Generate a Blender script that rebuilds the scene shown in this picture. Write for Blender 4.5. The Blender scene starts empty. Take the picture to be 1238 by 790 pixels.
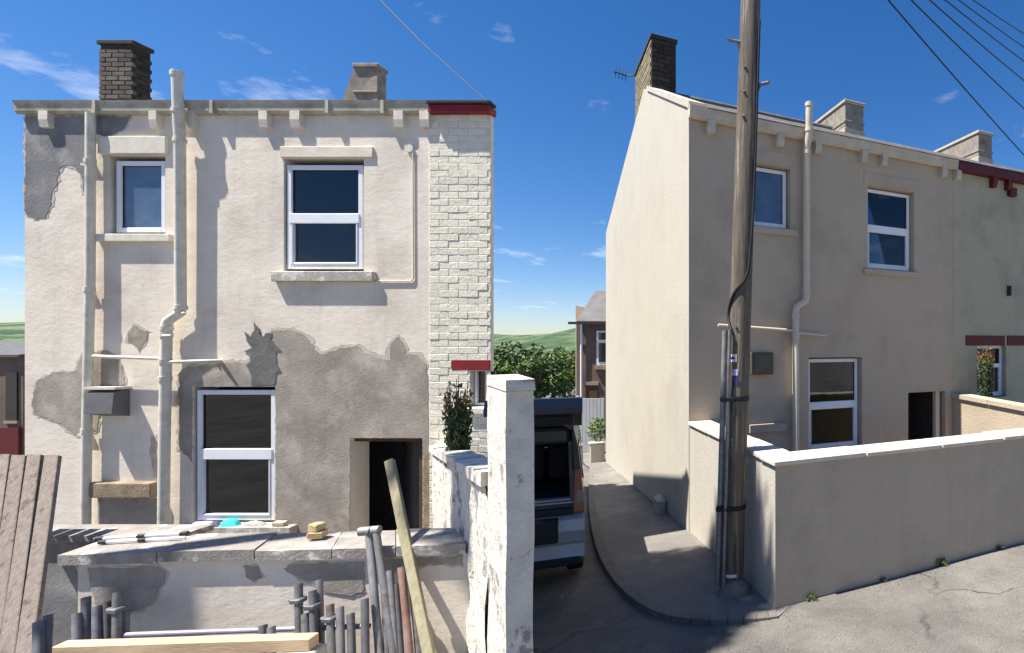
import bpy, math, random
from mathutils import Vector, Matrix
R = math.radians
random.seed(11)
scene = bpy.context.scene
col = scene.collection

# ------------------------------------------------------------------ camera, sky, sun, exposure
ZE = 2.4                                  # eye height above the datum
FPX, PX0, PY0 = 625.0, 933.0, 418.0       # lens in photo pixels (photo is 1238 wide)
cam_data = bpy.data.cameras.new('camera')
cam = bpy.data.objects.new('camera', cam_data)
col.objects.link(cam)
cam.location = (0, 0, ZE)
cam.rotation_euler = (R(90), 0, 0)
cam_data.sensor_fit = 'HORIZONTAL'
cam_data.sensor_width = 36
cam_data.lens = FPX / 1238 * 36
cam_data.shift_x = (619 - PX0) / 1238
cam_data.shift_y = (PY0 - 395) / 1238
cam_data.clip_start = 0.05
cam_data.clip_end = 3000
scene.camera = cam

SUN_AZ, SUN_EL = R(24.0), R(63.0)         # azimuth measured from -X towards -Y
to_sun = Vector((-math.cos(SUN_AZ) * math.cos(SUN_EL), -math.sin(SUN_AZ) * math.cos(SUN_EL), math.sin(SUN_EL)))
world = bpy.data.worlds.new('World')
scene.world = world
world.use_nodes = True
nt = world.node_tree
bg = nt.nodes['Background']
sky = nt.nodes.new('ShaderNodeTexSky')
sky.sky_type = 'NISHITA'
sky.sun_disc = False
sky.sun_elevation = SUN_EL
sky.sun_rotation = math.atan2(to_sun.x, to_sun.y)
sky.altitude = 300
sky.air_density = 1.0
sky.dust_density = 0.3
sky.ozone_density = 3.0
bg.inputs['Strength'].default_value = 0.06
# thin fair-weather cloud over the whole dome
tc = nt.nodes.new('ShaderNodeTexCoord')
sep = nt.nodes.new('ShaderNodeSeparateXYZ')
nt.links.new(tc.outputs['Generated'], sep.inputs[0])
addz = nt.nodes.new('ShaderNodeMath'); addz.operation = 'ADD'; addz.inputs[1].default_value = 0.12
nt.links.new(sep.outputs['Z'], addz.inputs[0])
mx = nt.nodes.new('ShaderNodeMath'); mx.operation = 'MAXIMUM'; mx.inputs[1].default_value = 0.05
nt.links.new(addz.outputs[0], mx.inputs[0])
dv = nt.nodes.new('ShaderNodeVectorMath'); dv.operation = 'DIVIDE'
cmb = nt.nodes.new('ShaderNodeCombineXYZ')
for i in range(3):
    nt.links.new(mx.outputs[0], cmb.inputs[i])
nt.links.new(tc.outputs['Generated'], dv.inputs[0])
nt.links.new(cmb.outputs[0], dv.inputs[1])
mp = nt.nodes.new('ShaderNodeMapping')
mp.inputs['Location'].default_value = (3.1, 1.7, 0)
nt.links.new(dv.outputs[0], mp.inputs[0])
cn = nt.nodes.new('ShaderNodeTexNoise')
cn.inputs['Scale'].default_value = 1.9
cn.inputs['Detail'].default_value = 7
cn.inputs['Roughness'].default_value = 0.6
nt.links.new(mp.outputs[0], cn.inputs['Vector'])
cr = nt.nodes.new('ShaderNodeValToRGB')
cr.color_ramp.elements[0].position = 0.585
cr.color_ramp.elements[0].color = (0, 0, 0, 1)
cr.color_ramp.elements[1].position = 0.80
cr.color_ramp.elements[1].color = (0.75, 0.75, 0.75, 1)
nt.links.new(cn.outputs['Fac'], cr.inputs[0])
mixc = nt.nodes.new('ShaderNodeMix'); mixc.data_type = 'RGBA'
mixc.inputs['B'].default_value = (9.5, 9.8, 10.2, 1)
nt.links.new(cr.outputs[0], mixc.inputs['Factor'])
hs = nt.nodes.new('ShaderNodeHueSaturation'); hs.inputs['Saturation'].default_value = 1.32; hs.inputs['Value'].default_value = 1.08
nt.links.new(sky.outputs[0], hs.inputs['Color'])
tint = nt.nodes.new('ShaderNodeMix'); tint.data_type = 'RGBA'; tint.blend_type = 'MULTIPLY'; tint.inputs['Factor'].default_value = 1
tint.inputs['B'].default_value = (.97, .94, 1.06, 1)
nt.links.new(hs.outputs[0], tint.inputs['A'])
nt.links.new(tint.outputs['Result'], mixc.inputs['A'])
nt.links.new(mixc.outputs['Result'], bg.inputs['Color'])

sun_data = bpy.data.lights.new('sun', 'SUN')
sun_data.energy = 5.0
sun_data.angle = R(0.5)
sun_data.color = (1.0, 0.95, 0.87)
sun = bpy.data.objects.new('sun', sun_data)
col.objects.link(sun)
sun.rotation_euler = (-to_sun).to_track_quat('-Z', 'Y').to_euler()
sun.location = (-6, -3, 14)

scene.view_settings.view_transform = 'Standard'
scene.view_settings.look = 'None'
scene.view_settings.exposure = 1.1
scene.view_settings.gamma = 1.0
scene.render.engine = 'CYCLES'
scene.cycles.max_bounces = 6

# ------------------------------------------------------------------ helpers
def tag(o, label=None, cat=None, group=None, kind=None):
    if label: o['label'] = label
    if cat: o['category'] = cat
    if group: o['group'] = group
    if kind: o['kind'] = kind
    return o

def empty(name, loc=(0, 0, 0), rz=0.0, label=None, cat=None, group=None):
    o = bpy.data.objects.new(name, None)
    col.objects.link(o)
    o.location = loc
    o.rotation_euler = (0, 0, rz)
    o.empty_display_size = 0.1
    return tag(o, label, cat, group)

class MB:
    def __init__(s):
        s.v = []; s.f = []; s.sm = []
    def add(s, verts, faces, smooth=False):
        n = len(s.v)
        s.v += [tuple(p) for p in verts]
        for f in faces:
            s.f.append(tuple(i + n for i in f)); s.sm.append(smooth)
    def box(s, x0, x1, y0, y1, z0, z1):
        s.hexa([(x0, y0, z0), (x1, y0, z0), (x1, y1, z0), (x0, y1, z0), (x0, y0, z1), (x1, y0, z1), (x1, y1, z1), (x0, y1, z1)])
        return s
    def hexa(s, p):      # bottom ring then top ring, counter-clockwise from above
        s.add(p, [(3, 2, 1, 0), (4, 5, 6, 7), (0, 1, 5, 4), (1, 2, 6, 5), (2, 3, 7, 6), (3, 0, 4, 7)])
        return s
    def bbox(s, x0, x1, y0, y1, z0, z1, b=0.006):   # box with chamfered edges
        xs, ys, zs = (x0, x1), (y0, y1), (z0, z1)
        b = min(b, (x1 - x0) * .45, (y1 - y0) * .45, (z1 - z0) * .45)
        vs = []; idx = {}
        for ix in (0, 1):
            for iy in (0, 1):
                for iz in (0, 1):
                    sx, sy, sz = 1 - 2 * ix, 1 - 2 * iy, 1 - 2 * iz
                    p = (xs[ix], ys[iy], zs[iz])
                    for k, q in enumerate(((p[0], p[1] + sy * b, p[2] + sz * b), (p[0] + sx * b, p[1], p[2] + sz * b), (p[0] + sx * b, p[1] + sy * b, p[2]))):
                        idx[(ix, iy, iz, k)] = len(vs); vs.append(q)
        F = []
        for i in (0, 1):
            a = [idx[(i, 0, 0, 0)], idx[(i, 1, 0, 0)], idx[(i, 1, 1, 0)], idx[(i, 0, 1, 0)]]
            F.append(a if i else a[::-1])
            a = [idx[(0, i, 0, 1)], idx[(0, i, 1, 1)], idx[(1, i, 1, 1)], idx[(1, i, 0, 1)]]
            F.append(a if i else a[::-1])
            a = [idx[(0, 0, i, 2)], idx[(1, 0, i, 2)], idx[(1, 1, i, 2)], idx[(0, 1, i, 2)]]
            F.append(a if i else a[::-1])
        for i in (0, 1):
            for j in (0, 1):
                F.append([idx[(0, i, j, 1)], idx[(1, i, j, 1)], idx[(1, i, j, 2)], idx[(0, i, j, 2)]])
                F.append([idx[(i, 0, j, 0)], idx[(i, 1, j, 0)], idx[(i, 1, j, 2)], idx[(i, 0, j, 2)]])
                F.append([idx[(i, j, 0, 0)], idx[(i, j, 1, 0)], idx[(i, j, 1, 1)], idx[(i, j, 0, 1)]])
        for ix in (0, 1):
            for iy in (0, 1):
                for iz in (0, 1):
                    F.append([idx[(ix, iy, iz, k)] for k in range(3)])
        s.add(vs, F)
        return s
    def tube(s, pts, r, n=12, cap=True):
        pts = [Vector(p) for p in pts]
        m = len(pts)
        rs = r if isinstance(r, (list, tuple)) else [r] * m
        rings = []
        up = None
        for i, p in enumerate(pts):
            if i == 0: t = pts[1] - pts[0]
            elif i == m - 1: t = pts[-1] - pts[-2]
            else: t = (pts[i + 1] - p).normalized() + (p - pts[i - 1]).normalized()
            t.normalize()
            if up is None:
                up = Vector((0, 0, 1)) if abs(t.z) < .9 else Vector((1, 0, 0))
            a = t.cross(up).normalized(); b = a.cross(t).normalized(); up = b
            rings.append([p + (a * math.cos(2 * math.pi * k / n) + b * math.sin(2 * math.pi * k / n)) * rs[i] for k in range(n)])
        vs = [q for ring in rings for q in ring]
        F = []
        for i in range(m - 1):
            for k in range(n):
                F.append((i * n + k, i * n + (k + 1) % n, (i + 1) * n + (k + 1) % n, (i + 1) * n + k))
        s.add(vs, F, True)
        if cap:
            s.add(rings[0], [tuple(range(n))[::-1]]); s.add(rings[-1], [tuple(range(n))])
        return s
    def prism(s, poly, axis, c0, c1):    # polygon in the two other axes, extruded along axis
        def P(a, b, c):
            return {'x': (c, a, b), 'y': (a, c, b), 'z': (a, b, c)}[axis]
        n = len(poly)
        vs = [P(a, b, c0) for a, b in poly] + [P(a, b, c1) for a, b in poly]
        s.add(vs, [tuple(range(n)), tuple(range(2 * n - 1, n - 1, -1))] + [(i, (i + 1) % n, n + (i + 1) % n, n + i) for i in range(n)])
        return s
    def build(s, name, mat, parent=None, recalc=True):
        me = bpy.data.meshes.new(name)
        me.from_pydata(s.v, [], s.f)
        me.polygons.foreach_set('use_smooth', s.sm)
        me.materials.append(mat)
        if recalc:
            import bmesh
            bm = bmesh.new(); bm.from_mesh(me)
            bmesh.ops.recalc_face_normals(bm, faces=bm.faces)
            bm.to_mesh(me); bm.free()
        me.update()
        o = bpy.data.objects.new(name, me)
        col.objects.link(o)
        if parent is not None: o.parent = parent
        return o

def copy_part(o, parent, loc=None, rot=None, scale=None):
    c = o.copy(); col.objects.link(c); c.parent = parent
    if loc is not None: c.location = loc
    if rot is not None: c.rotation_euler = rot
    if scale is not None: c.scale = scale
    return c

def at(px, py, d):               # a point seen at a photo pixel, d metres in front of the eye
    return Vector(((px - PX0) / FPX * d, d, ZE + (PY0 - py) / FPX * d))

# ------------------------------------------------------------------ materials
def srgb(h):
    h = h.lstrip('#')
    out = []
    for i in (0, 2, 4):
        c = int(h[i:i + 2], 16) / 255
        out.append(c / 12.92 if c <= .04045 else ((c + .055) / 1.055) ** 2.4)
    return tuple(out) + (1,)

def mat(name, c1, c2=None, scale=6, rough=.85, bump=0.0, bscale=60, metal=0.0, detail=6, lo=.35, hi=.7, spec=.4, c3=None, s3=1.5, lo3=.5, hi3=.62, stretch=None, coat=0, sub=None, bdist=.01, ovar=0, streak=0, speck=0):
    m = bpy.data.materials.new(name)
    m.use_nodes = True
    n = m.node_tree; b = n.nodes['Principled BSDF']
    b.inputs['Roughness'].default_value = rough
    b.inputs['Metallic'].default_value = metal
    b.inputs['Specular IOR Level'].default_value = spec
    b.inputs['Coat Weight'].default_value = coat
    tcn = n.nodes.new('ShaderNodeTexCoord')
    vec = tcn.outputs['Object']
    oi = n.nodes.new('ShaderNodeObjectInfo')
    ml = n.nodes.new('ShaderNodeMath'); ml.operation = 'MULTIPLY'; ml.inputs[1].default_value = 37.0
    n.links.new(oi.outputs['Random'], ml.inputs[0])
    av = n.nodes.new('ShaderNodeVectorMath'); av.operation = 'ADD'
    n.links.new(vec, av.inputs[0]); n.links.new(ml.outputs[0], av.inputs[1])
    vec = av.outputs[0]
    if stretch:
        mpn = n.nodes.new('ShaderNodeMapping'); mpn.inputs['Scale'].default_value = stretch
        n.links.new(vec, mpn.inputs[0]); vec = mpn.outputs[0]
    A = srgb(c1) if isinstance(c1, str) else tuple(c1) + (1,)
    if c2 is None:
        b.inputs['Base Color'].default_value = A
    else:
        B = srgb(c2) if isinstance(c2, str) else tuple(c2) + (1,)
        no = n.nodes.new('ShaderNodeTexNoise'); no.inputs['Scale'].default_value = scale; no.inputs['Detail'].default_value = detail; no.inputs['Roughness'].default_value = .62
        n.links.new(vec, no.inputs['Vector'])
        mr = n.nodes.new('ShaderNodeMapRange'); mr.inputs['From Min'].default_value = lo; mr.inputs['From Max'].default_value = hi
        n.links.new(no.outputs['Fac'], mr.inputs[0])
        mi = n.nodes.new('ShaderNodeMix'); mi.data_type = 'RGBA'
        mi.inputs['A'].default_value = A; mi.inputs['B'].default_value = B
        n.links.new(mr.outputs[0], mi.inputs['Factor'])
        out = mi.outputs['Result']
        if c3 is not None:
            n3 = n.nodes.new('ShaderNodeTexNoise'); n3.inputs['Scale'].default_value = s3; n3.inputs['Detail'].default_value = 8; n3.inputs['Roughness'].default_value = .65
            n.links.new(vec, n3.inputs['Vector'])
            m3 = n.nodes.new('ShaderNodeMapRange'); m3.inputs['From Min'].default_value = lo3; m3.inputs['From Max'].default_value = hi3
            n.links.new(n3.outputs['Fac'], m3.inputs[0])
            x3 = n.nodes.new('ShaderNodeMix'); x3.data_type = 'RGBA'
            n.links.new(out, x3.inputs['A']); x3.inputs['B'].default_value = srgb(c3) if isinstance(c3, str) else tuple(c3) + (1,)
            n.links.new(m3.outputs[0], x3.inputs['Factor'])
            out = x3.outputs['Result']
        if streak > 0:    # run-off streaks down the wall
            sm = n.nodes.new('ShaderNodeMapping'); sm.inputs['Scale'].default_value = (7, 7, .45)
            n.links.new(vec, sm.inputs[0])
            sn = n.nodes.new('ShaderNodeTexNoise'); sn.inputs['Scale'].default_value = 1.0; sn.inputs['Detail'].default_value = 6; sn.inputs['Roughness'].default_value = .7
            n.links.new(sm.outputs[0], sn.inputs['Vector'])
            sr = n.nodes.new('ShaderNodeMapRange'); sr.inputs['From Min'].default_value = .5; sr.inputs['From Max'].default_value = .8; sr.inputs['To Max'].default_value = streak
            n.links.new(sn.outputs['Fac'], sr.inputs[0])
            sx_ = n.nodes.new('ShaderNodeMix'); sx_.data_type = 'RGBA'
            sx_.inputs['B'].default_value = tuple(c * .45 for c in A[:3]) + (1,)
            n.links.new(out, sx_.inputs['A']); n.links.new(sr.outputs[0], sx_.inputs['Factor']); out = sx_.outputs['Result']
        if speck > 0:     # fine aggregate
            kn = n.nodes.new('ShaderNodeTexNoise'); kn.inputs['Scale'].default_value = 95; kn.inputs['Detail'].default_value = 2
            n.links.new(vec, kn.inputs['Vector'])
            kr = n.nodes.new('ShaderNodeMapRange'); kr.inputs['From Min'].default_value = .3; kr.inputs['From Max'].default_value = .7; kr.inputs['To Min'].default_value = 1 - speck; kr.inputs['To Max'].default_value = 1 + speck
            n.links.new(kn.outputs['Fac'], kr.inputs[0])
            kh = n.nodes.new('ShaderNodeHueSaturation'); n.links.new(kr.outputs[0], kh.inputs['Value']); n.links.new(out, kh.inputs['Color']); out = kh.outputs[0]
        if ovar > 0:      # piece-to-piece difference in tone
            hv = n.nodes.new('ShaderNodeHueSaturation')
            rv = n.nodes.new('ShaderNodeMapRange'); rv.inputs['To Min'].default_value = 1 - ovar; rv.inputs['To Max'].default_value = 1 + ovar
            n.links.new(oi.outputs['Random'], rv.inputs[0]); n.links.new(rv.outputs[0], hv.inputs['Value'])
            n.links.new(out, hv.inputs['Color']); out = hv.outputs[0]
        n.links.new(out, b.inputs['Base Color'])
    if bump > 0:
        nb = n.nodes.new('ShaderNodeTexNoise'); nb.inputs['Scale'].default_value = bscale; nb.inputs['Detail'].default_value = 7; nb.inputs['Roughness'].default_value = .65
        n.links.new(vec, nb.inputs['Vector'])
        bp = n.nodes.new('ShaderNodeBump'); bp.inputs['Strength'].default_value = bump; bp.inputs['Distance'].default_value = bdist
        n.links.new(nb.outputs['Fac'], bp.inputs['Height'])
        n.links.new(bp.outputs[0], b.inputs['Normal'])
    return m

def glass_mat(name, tint, refl_ior=1.9):
    m = bpy.data.materials.new(name); m.use_nodes = True
    n = m.node_tree
    for x in list(n.nodes):
        if x.type == 'BSDF_PRINCIPLED': n.nodes.remove(x)
    out = n.nodes['Material Output']
    tr = n.nodes.new('ShaderNodeBsdfTransparent'); tr.inputs[0].default_value = tuple(tint) + (1,)
    gl = n.nodes.new('ShaderNodeBsdfGlossy'); gl.inputs['Roughness'].default_value = .015; gl.inputs['Color'].default_value = (.92, .95, 1, 1)
    fr = n.nodes.new('ShaderNodeFresnel'); fr.inputs['IOR'].default_value = refl_ior
    mi = n.nodes.new('ShaderNodeMixShader')
    n.links.new(fr.outputs[0], mi.inputs[0]); n.links.new(tr.outputs[0], mi.inputs[1]); n.links.new(gl.outputs[0], mi.inputs[2])
    n.links.new(mi.outputs[0], out.inputs[0])
    return m

M = {}
M['old_render'] = mat('old_render', (.81, .73, .615), (.72, .635, .52), 3.2, .92, .30, 17, c3=(.60, .52, .43), s3=1.3, lo3=.50, hi3=.70, bdist=.012, stretch=(.75, 1, 1.15), streak=.30, speck=.05)
M['pink_render'] = mat('pink_render', (.74, .63, .57), (.60, .50, .44), 4, .92, .5, 26)
M['cement'] = mat('cement', (.385, .34, .285), (.25, .218, .18), 2.6, .95, .4, 40, c3=(.50, .44, .375), s3=3.5, lo3=.5, hi3=.72, speck=.08, streak=.2)
M['skim'] = mat('skim', (.60, .525, .44), (.47, .405, .335), 9, .95, .35, 40, speck=.06)
M['cement_dark'] = mat('cement_dark', (.24, .235, .235), (.15, .15, .155), 2.5, .95, .4, 40, c3=(.34, .33, .32), s3=3, lo3=.52, hi3=.7, speck=.08)
M['leaf_shadow_cement'] = mat('leaf_shadow_cement', (.12, .115, .105), (.19, .175, .16), 9, .9, .4, 40)  # dark cement tone for a plant's shadow painted on the facade
M['rust_stain'] = mat('rust_stain', (.50, .33, .24), (.66, .54, .46), 14, .92, .4, 40)
M['cream_stone'] = mat('cream_stone', (.76, .71, .60), (.62, .57, .48), 9, .9, .4, 60)
M['dirty_sill'] = mat('dirty_sill', (.50, .46, .39), (.30, .27, .22), 14, .93, .6, 70, c3=(.70, .66, .58), s3=7, lo3=.52, hi3=.6)
M['pvc_cream'] = mat('pvc_cream', (.74, .70, .60), (.60, .56, .46), 9, .5, 0.08, 30, c3=(.42, .37, .28), s3=5, lo3=.55, hi3=.75, streak=.35)
M['pvc_white'] = mat('pvc_white', (.82, .83, .85), (.76, .77, .79), 5, .35)
M['gutter_stone'] = mat('gutter_stone', (.50, .46, .37), (.36, .33, .26), 5, .85, .4, 40, c3=(.30, .27, .20), s3=3)
M['red_paint'] = mat('red_paint', (.24, .012, .016), (.17, .009, .012), 9, .55, .1, 40)
M['deep_red_paint'] = mat('deep_red_paint', (.13, .012, .014), (.08, .009, .01), 9, .55, .1, 40)
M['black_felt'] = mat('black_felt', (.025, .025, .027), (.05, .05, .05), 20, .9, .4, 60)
M['lead'] = mat('lead', (.42, .43, .45), (.30, .31, .33), 10, .6, .2, 40)
M['slate'] = mat('slate', (.075, .075, .082), (.12, .115, .11), 8, .7, .5, 30, c3=(.16, .15, .12), s3=5, lo3=.58, hi3=.7, ovar=.25)
M['sooty_brick'] = mat('sooty_brick', (.085, .07, .06), (.16, .135, .115), 5, .95, .7, 45, ovar=.3)
M['soot_mortar'] = mat('soot_mortar', (.05, .045, .04), (.035, .03, .028), 12, .95, .5, 60)
M['black_brick'] = mat('black_brick', (.035, .03, .026), (.06, .052, .045), 6, .95, .7, 45, ovar=.3)
M['buff_brick'] = mat('buff_brick', (.27, .225, .14), (.19, .155, .10), 7, .95, .6, 45, ovar=.25)
M['chimney_stone'] = mat('chimney_stone', (.33, .29, .235), (.20, .175, .145), 7, .95, .6, 40, c3=(.12, .105, .09), s3=4, lo3=.56, hi3=.72)
M['chimney_pale'] = mat('chimney_pale', (.50, .44, .34), (.40, .34, .25), 7, .95, .5, 40)
M['white_brick'] = mat('white_brick', (.80, .75, .62), (.70, .65, .52), 11, .85, .6, 30, c3=(.52, .47, .36), s3=13, lo3=.62, hi3=.78, bdist=.012, ovar=.05)
M['white_joint'] = mat('white_joint', (.74, .69, .57), (.64, .59, .48), 14, .9, .7, 50)
M['white_stone_wall'] = mat('white_stone_wall', (.78, .74, .65), (.62, .57, .49), 7, .92, 1.0, 13, c3=(.33, .30, .27), s3=4.2, lo3=.56, hi3=.60, bdist=.03)
M['coping_old'] = mat('coping_old', (.34, .31, .28), (.22, .20, .18), 7, .95, .7, 40, c3=(.62, .58, .53), s3=5, lo3=.55, hi3=.62, ovar=.1)
M['weathered_board'] = mat('weathered_board', (.255, .215, .185), (.16, .13, .11), 5, .9, .5, 22, stretch=(9, 9, .5), c3=(.11, .085, .07), s3=2.2, lo3=.56, hi3=.66, ovar=.16)
M['pale_timber'] = mat('pale_timber', (.62, .47, .30), (.48, .34, .20), 5, .8, .3, 20, stretch=(.8, 6, 6))
M['olive_timber'] = mat('olive_timber', (.33, .30, .19), (.23, .205, .125), 6, .85, .3, 24, stretch=(6, 6, .7))
M['galv'] = mat('galv', (.30, .295, .295), (.19, .185, .185), 16, .5, .15, 60, metal=.35, c3=(.20, .12, .085), s3=7, lo3=.54, hi3=.66, ovar=.2)
M['dull_steel'] = mat('dull_steel', (.20, .205, .215), (.12, .12, .13), 14, .6, .2, 60, metal=.25, c3=(.19, .115, .08), s3=7, lo3=.55, hi3=.66, ovar=.25)
M['rusty_steel'] = mat('rusty_steel', (.26, .13, .10), (.35, .24, .21), 12, .8, .3, 60, metal=.2)
M['lilac_pole'] = mat('lilac_pole', (.36, .33, .44), (.24, .23, .32), 9, .5, .1, 50, metal=.4)
M['flue_grey'] = mat('flue_grey', (.15, .145, .155), (.11, .105, .115), 9, .6, .1, 50)
M['sandstone'] = mat('sandstone', (.52, .40, .22), (.40, .30, .16), 12, .95, .5, 60)
M['stone_lintel'] = mat('stone_lintel', (.33, .26, .18), (.20, .15, .10), 9, .95, .8, 40)
M['cyan_cloth'] = mat('cyan_cloth', (.05, .55, .58), (.03, .42, .47), 10, .8, .3, 60)
M['lilac_cloth'] = mat('lilac_cloth', (.48, .46, .66), (.36, .34, .50), 10, .8, .3, 60)
M['navy_cloth'] = mat('navy_cloth', (.05, .06, .12), (.09, .10, .17), 10, .8, .3, 60)
M['glass'] = glass_mat('glass', (.50, .54, .55), 1.6)
M['frost_glass'] = mat('frost_glass', (.06, .10, .17), (.10, .15, .23), 5, .12, .15, 90, spec=.8)
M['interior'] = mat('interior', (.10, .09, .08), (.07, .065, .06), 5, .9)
M['curtain'] = mat('curtain', (.30, .33, .24), (.22, .25, .18), 12, .9)
M['blind'] = mat('blind', (.40, .40, .38), (.3, .3, .29), 12, .9)
M['dark_timber'] = mat('dark_timber', (.10, .05, .03), (.06, .035, .02), 9, .8)
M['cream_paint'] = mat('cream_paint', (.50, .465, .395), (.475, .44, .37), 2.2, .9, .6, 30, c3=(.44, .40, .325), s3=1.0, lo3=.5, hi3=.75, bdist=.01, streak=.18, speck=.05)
M['shade_paint'] = mat('shade_paint', (.49, .402, .30), (.46, .375, .278), 2.2, .9, .7, 26, c3=(.40, .325, .24), s3=1.1, lo3=.5, hi3=.75, bdist=.012, streak=.16, speck=.05)  # cream paint again, its colour set darker for the walls in shade
M['cream_coping'] = mat('cream_coping', (.68, .62, .52), (.56, .50, .41), 6, .9, .5, 40, c3=(.40, .35, .28), s3=5, lo3=.6, hi3=.72)
M['pvc_painted'] = mat('pvc_painted', (.60, .52, .41), (.55, .47, .37), 6, .55)
M['pale_neighbour'] = mat('pale_neighbour', (.45, .41, .285), (.41, .37, .26), 4, .92, .6, 30, c3=(.33, .31, .23), s3=1.4, lo3=.5, hi3=.7, streak=.2, speck=.05)
M['gutter_cream'] = mat('gutter_cream', (.60, .53, .42), (.45, .40, .31), 6, .85, .3, 40)
M['flue_olive'] = mat('flue_olive', (.10, .09, .06), (.075, .07, .05), 9, .6, .1, 50)
M['asphalt'] = mat('asphalt', (.165, .152, .135), (.105, .097, .087), 1.6, .92, .9, 90, c3=(.205, .19, .165), s3=.7, lo3=.5, hi3=.66, speck=.32)
def add_cracks(m, scale, width, dark):
    n = m.node_tree; b = n.nodes['Principled BSDF']
    src = b.inputs['Base Color'].links[0].from_socket
    tcn = n.nodes.new('ShaderNodeTexCoord')
    wn = n.nodes.new('ShaderNodeTexNoise'); wn.inputs['Scale'].default_value = 2.3; wn.inputs['Detail'].default_value = 5
    n.links.new(tcn.outputs['Object'], wn.inputs['Vector'])
    sc = n.nodes.new('ShaderNodeVectorMath'); sc.operation = 'SCALE'; sc.inputs['Scale'].default_value = .55
    n.links.new(wn.outputs['Color'], sc.inputs[0])
    ad = n.nodes.new('ShaderNodeVectorMath'); ad.operation = 'ADD'
    n.links.new(tcn.outputs['Object'], ad.inputs[0]); n.links.new(sc.outputs[0], ad.inputs[1])
    vo = n.nodes.new('ShaderNodeTexVoronoi'); vo.feature = 'DISTANCE_TO_EDGE'; vo.inputs['Scale'].default_value = scale
    n.links.new(ad.outputs[0], vo.inputs['Vector'])
    mr = n.nodes.new('ShaderNodeMapRange'); mr.inputs['From Min'].default_value = 0; mr.inputs['From Max'].default_value = width; mr.inputs['To Min'].default_value = dark; mr.inputs['To Max'].default_value = 0
    n.links.new(vo.outputs['Distance'], mr.inputs[0])
    gn = n.nodes.new('ShaderNodeTexNoise'); gn.inputs['Scale'].default_value = .8
    n.links.new(tcn.outputs['Object'], gn.inputs['Vector'])
    gr_ = n.nodes.new('ShaderNodeMapRange'); gr_.inputs['From Min'].default_value = .45; gr_.inputs['From Max'].default_value = .6
    n.links.new(gn.outputs['Fac'], gr_.inputs[0])
    mm = n.nodes.new('ShaderNodeMath'); mm.operation = 'MULTIPLY'
    n.links.new(mr.outputs[0], mm.inputs[0]); n.links.new(gr_.outputs[0], mm.inputs[1])
    mi = n.nodes.new('ShaderNodeMix'); mi.data_type = 'RGBA'; mi.inputs['B'].default_value = (.03, .028, .025, 1)
    n.links.new(src, mi.inputs['A']); n.links.new(mm.outputs[0], mi.inputs['Factor'])
    n.links.new(mi.outputs['Result'], b.inputs['Base Color'])
add_cracks(M['asphalt'], .55, .012, .8)
M['pavement'] = mat('pavement', (.20, .185, .165), (.15, .14, .125), 3, .93, .5, 120, c3=(.25, .235, .21), s3=1.1, lo3=.5, hi3=.68, speck=.28)
M['kerb'] = mat('kerb', (.185, .17, .15), (.13, .12, .108), 6, .92, .6, 60, speck=.2, ovar=.08)
M['pole_wood'] = mat('pole_wood', (.205, .17, .13), (.085, .066, .05), 5, .85, .9, 20, stretch=(9, 9, .35), c3=(.34, .295, .24), s3=2.6, lo3=.55, hi3=.64, bdist=.02)
M['concrete'] = mat('concrete', (.50, .47, .42), (.38, .355, .32), 8, .93, .5, 60)
M['grit'] = mat('grit', (.20, .185, .165), (.12, .11, .10), 30, .95)
M['black_rubber'] = mat('black_rubber', (.012, .012, .013), None, rough=.7)
M['label_white'] = mat('label_white', (.75, .75, .75), None, rough=.5)
M['label_lilac'] = mat('label_lilac', (.45, .40, .66), None, rough=.5)
M['label_navy'] = mat('label_navy', (.04, .04, .16), None, rough=.5)
M['far_stone'] = mat('far_stone', (.36, .27, .18), (.24, .175, .115), 2.4, .95, .6, 10)
M['far_stone_shaded'] = mat('far_stone_shaded', (.12, .09, .07), (.18, .13, .10), 2.4, .95, .6, 10)  # the far stone darkened, shade put into the colour
M['far_slate'] = mat('far_slate', (.11, .105, .10), (.16, .15, .14), 2, .85, .4, 8)
M['gate_grey'] = mat('gate_grey', (.44, .45, .47), (.36, .37, .39), 4, .8)
M['leaf'] = mat('leaf', (.045, .085, .018), (.085, .125, .03), 1.2, .65)
M['leaf_bright'] = mat('leaf_bright', (.09, .16, .025), (.14, .20, .04), 1.2, .65)
M['leaf_dark'] = mat('leaf_dark', (.045, .075, .028), (.08, .115, .04), 3, .65)
M['leaf_orange'] = mat('leaf_orange', (.34, .12, .035), (.24, .15, .05), 6, .7)
M['plant_leaf'] = mat('plant_leaf', (.38, .36, .10), (.25, .28, .07), 8, .6)
M['bark'] = mat('bark', (.10, .075, .055), (.06, .045, .035), 9, .9, .5, 30)
M['terracotta'] = mat('terracotta', (.14, .10, .085), (.10, .075, .06), 9, .85)
M['grass_ground'] = mat('grass_ground', (.07, .10, .03), (.10, .12, .045), .15, .95)
M['hill'] = mat('hill', (.045, .085, .03), (.12, .16, .07), .035, .95, lo=.42, hi=.58, c3=(.025, .05, .022), s3=.05, lo3=.5, hi3=.56)
M['car_body'] = mat('car_body', (.060, .060, .066), None, rough=.42, metal=.1, coat=.25)
M['car_silver'] = mat('car_silver', (.52, .51, .50), (.45, .44, .43), 8, .4, metal=.3, coat=.2)
M['car_plastic'] = mat('car_plastic', (.02, .02, .022), (.03, .03, .032), 20, .6)
M['car_glass'] = mat('car_glass', (.012, .013, .015), None, rough=.05, spec=.9)
M['lamp_red'] = mat('lamp_red', (.24, .003, .005), None, rough=.15, coat=.8)
M['lamp_clear'] = mat('lamp_clear', (.17, .15, .15), None, rough=.15, coat=.8)
M['car_trim'] = mat('car_trim', (.10, .10, .105), (.07, .07, .075), 20, .8)
M['tyre'] = mat('tyre', (.018, .018, .018), None, rough=.85)
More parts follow.
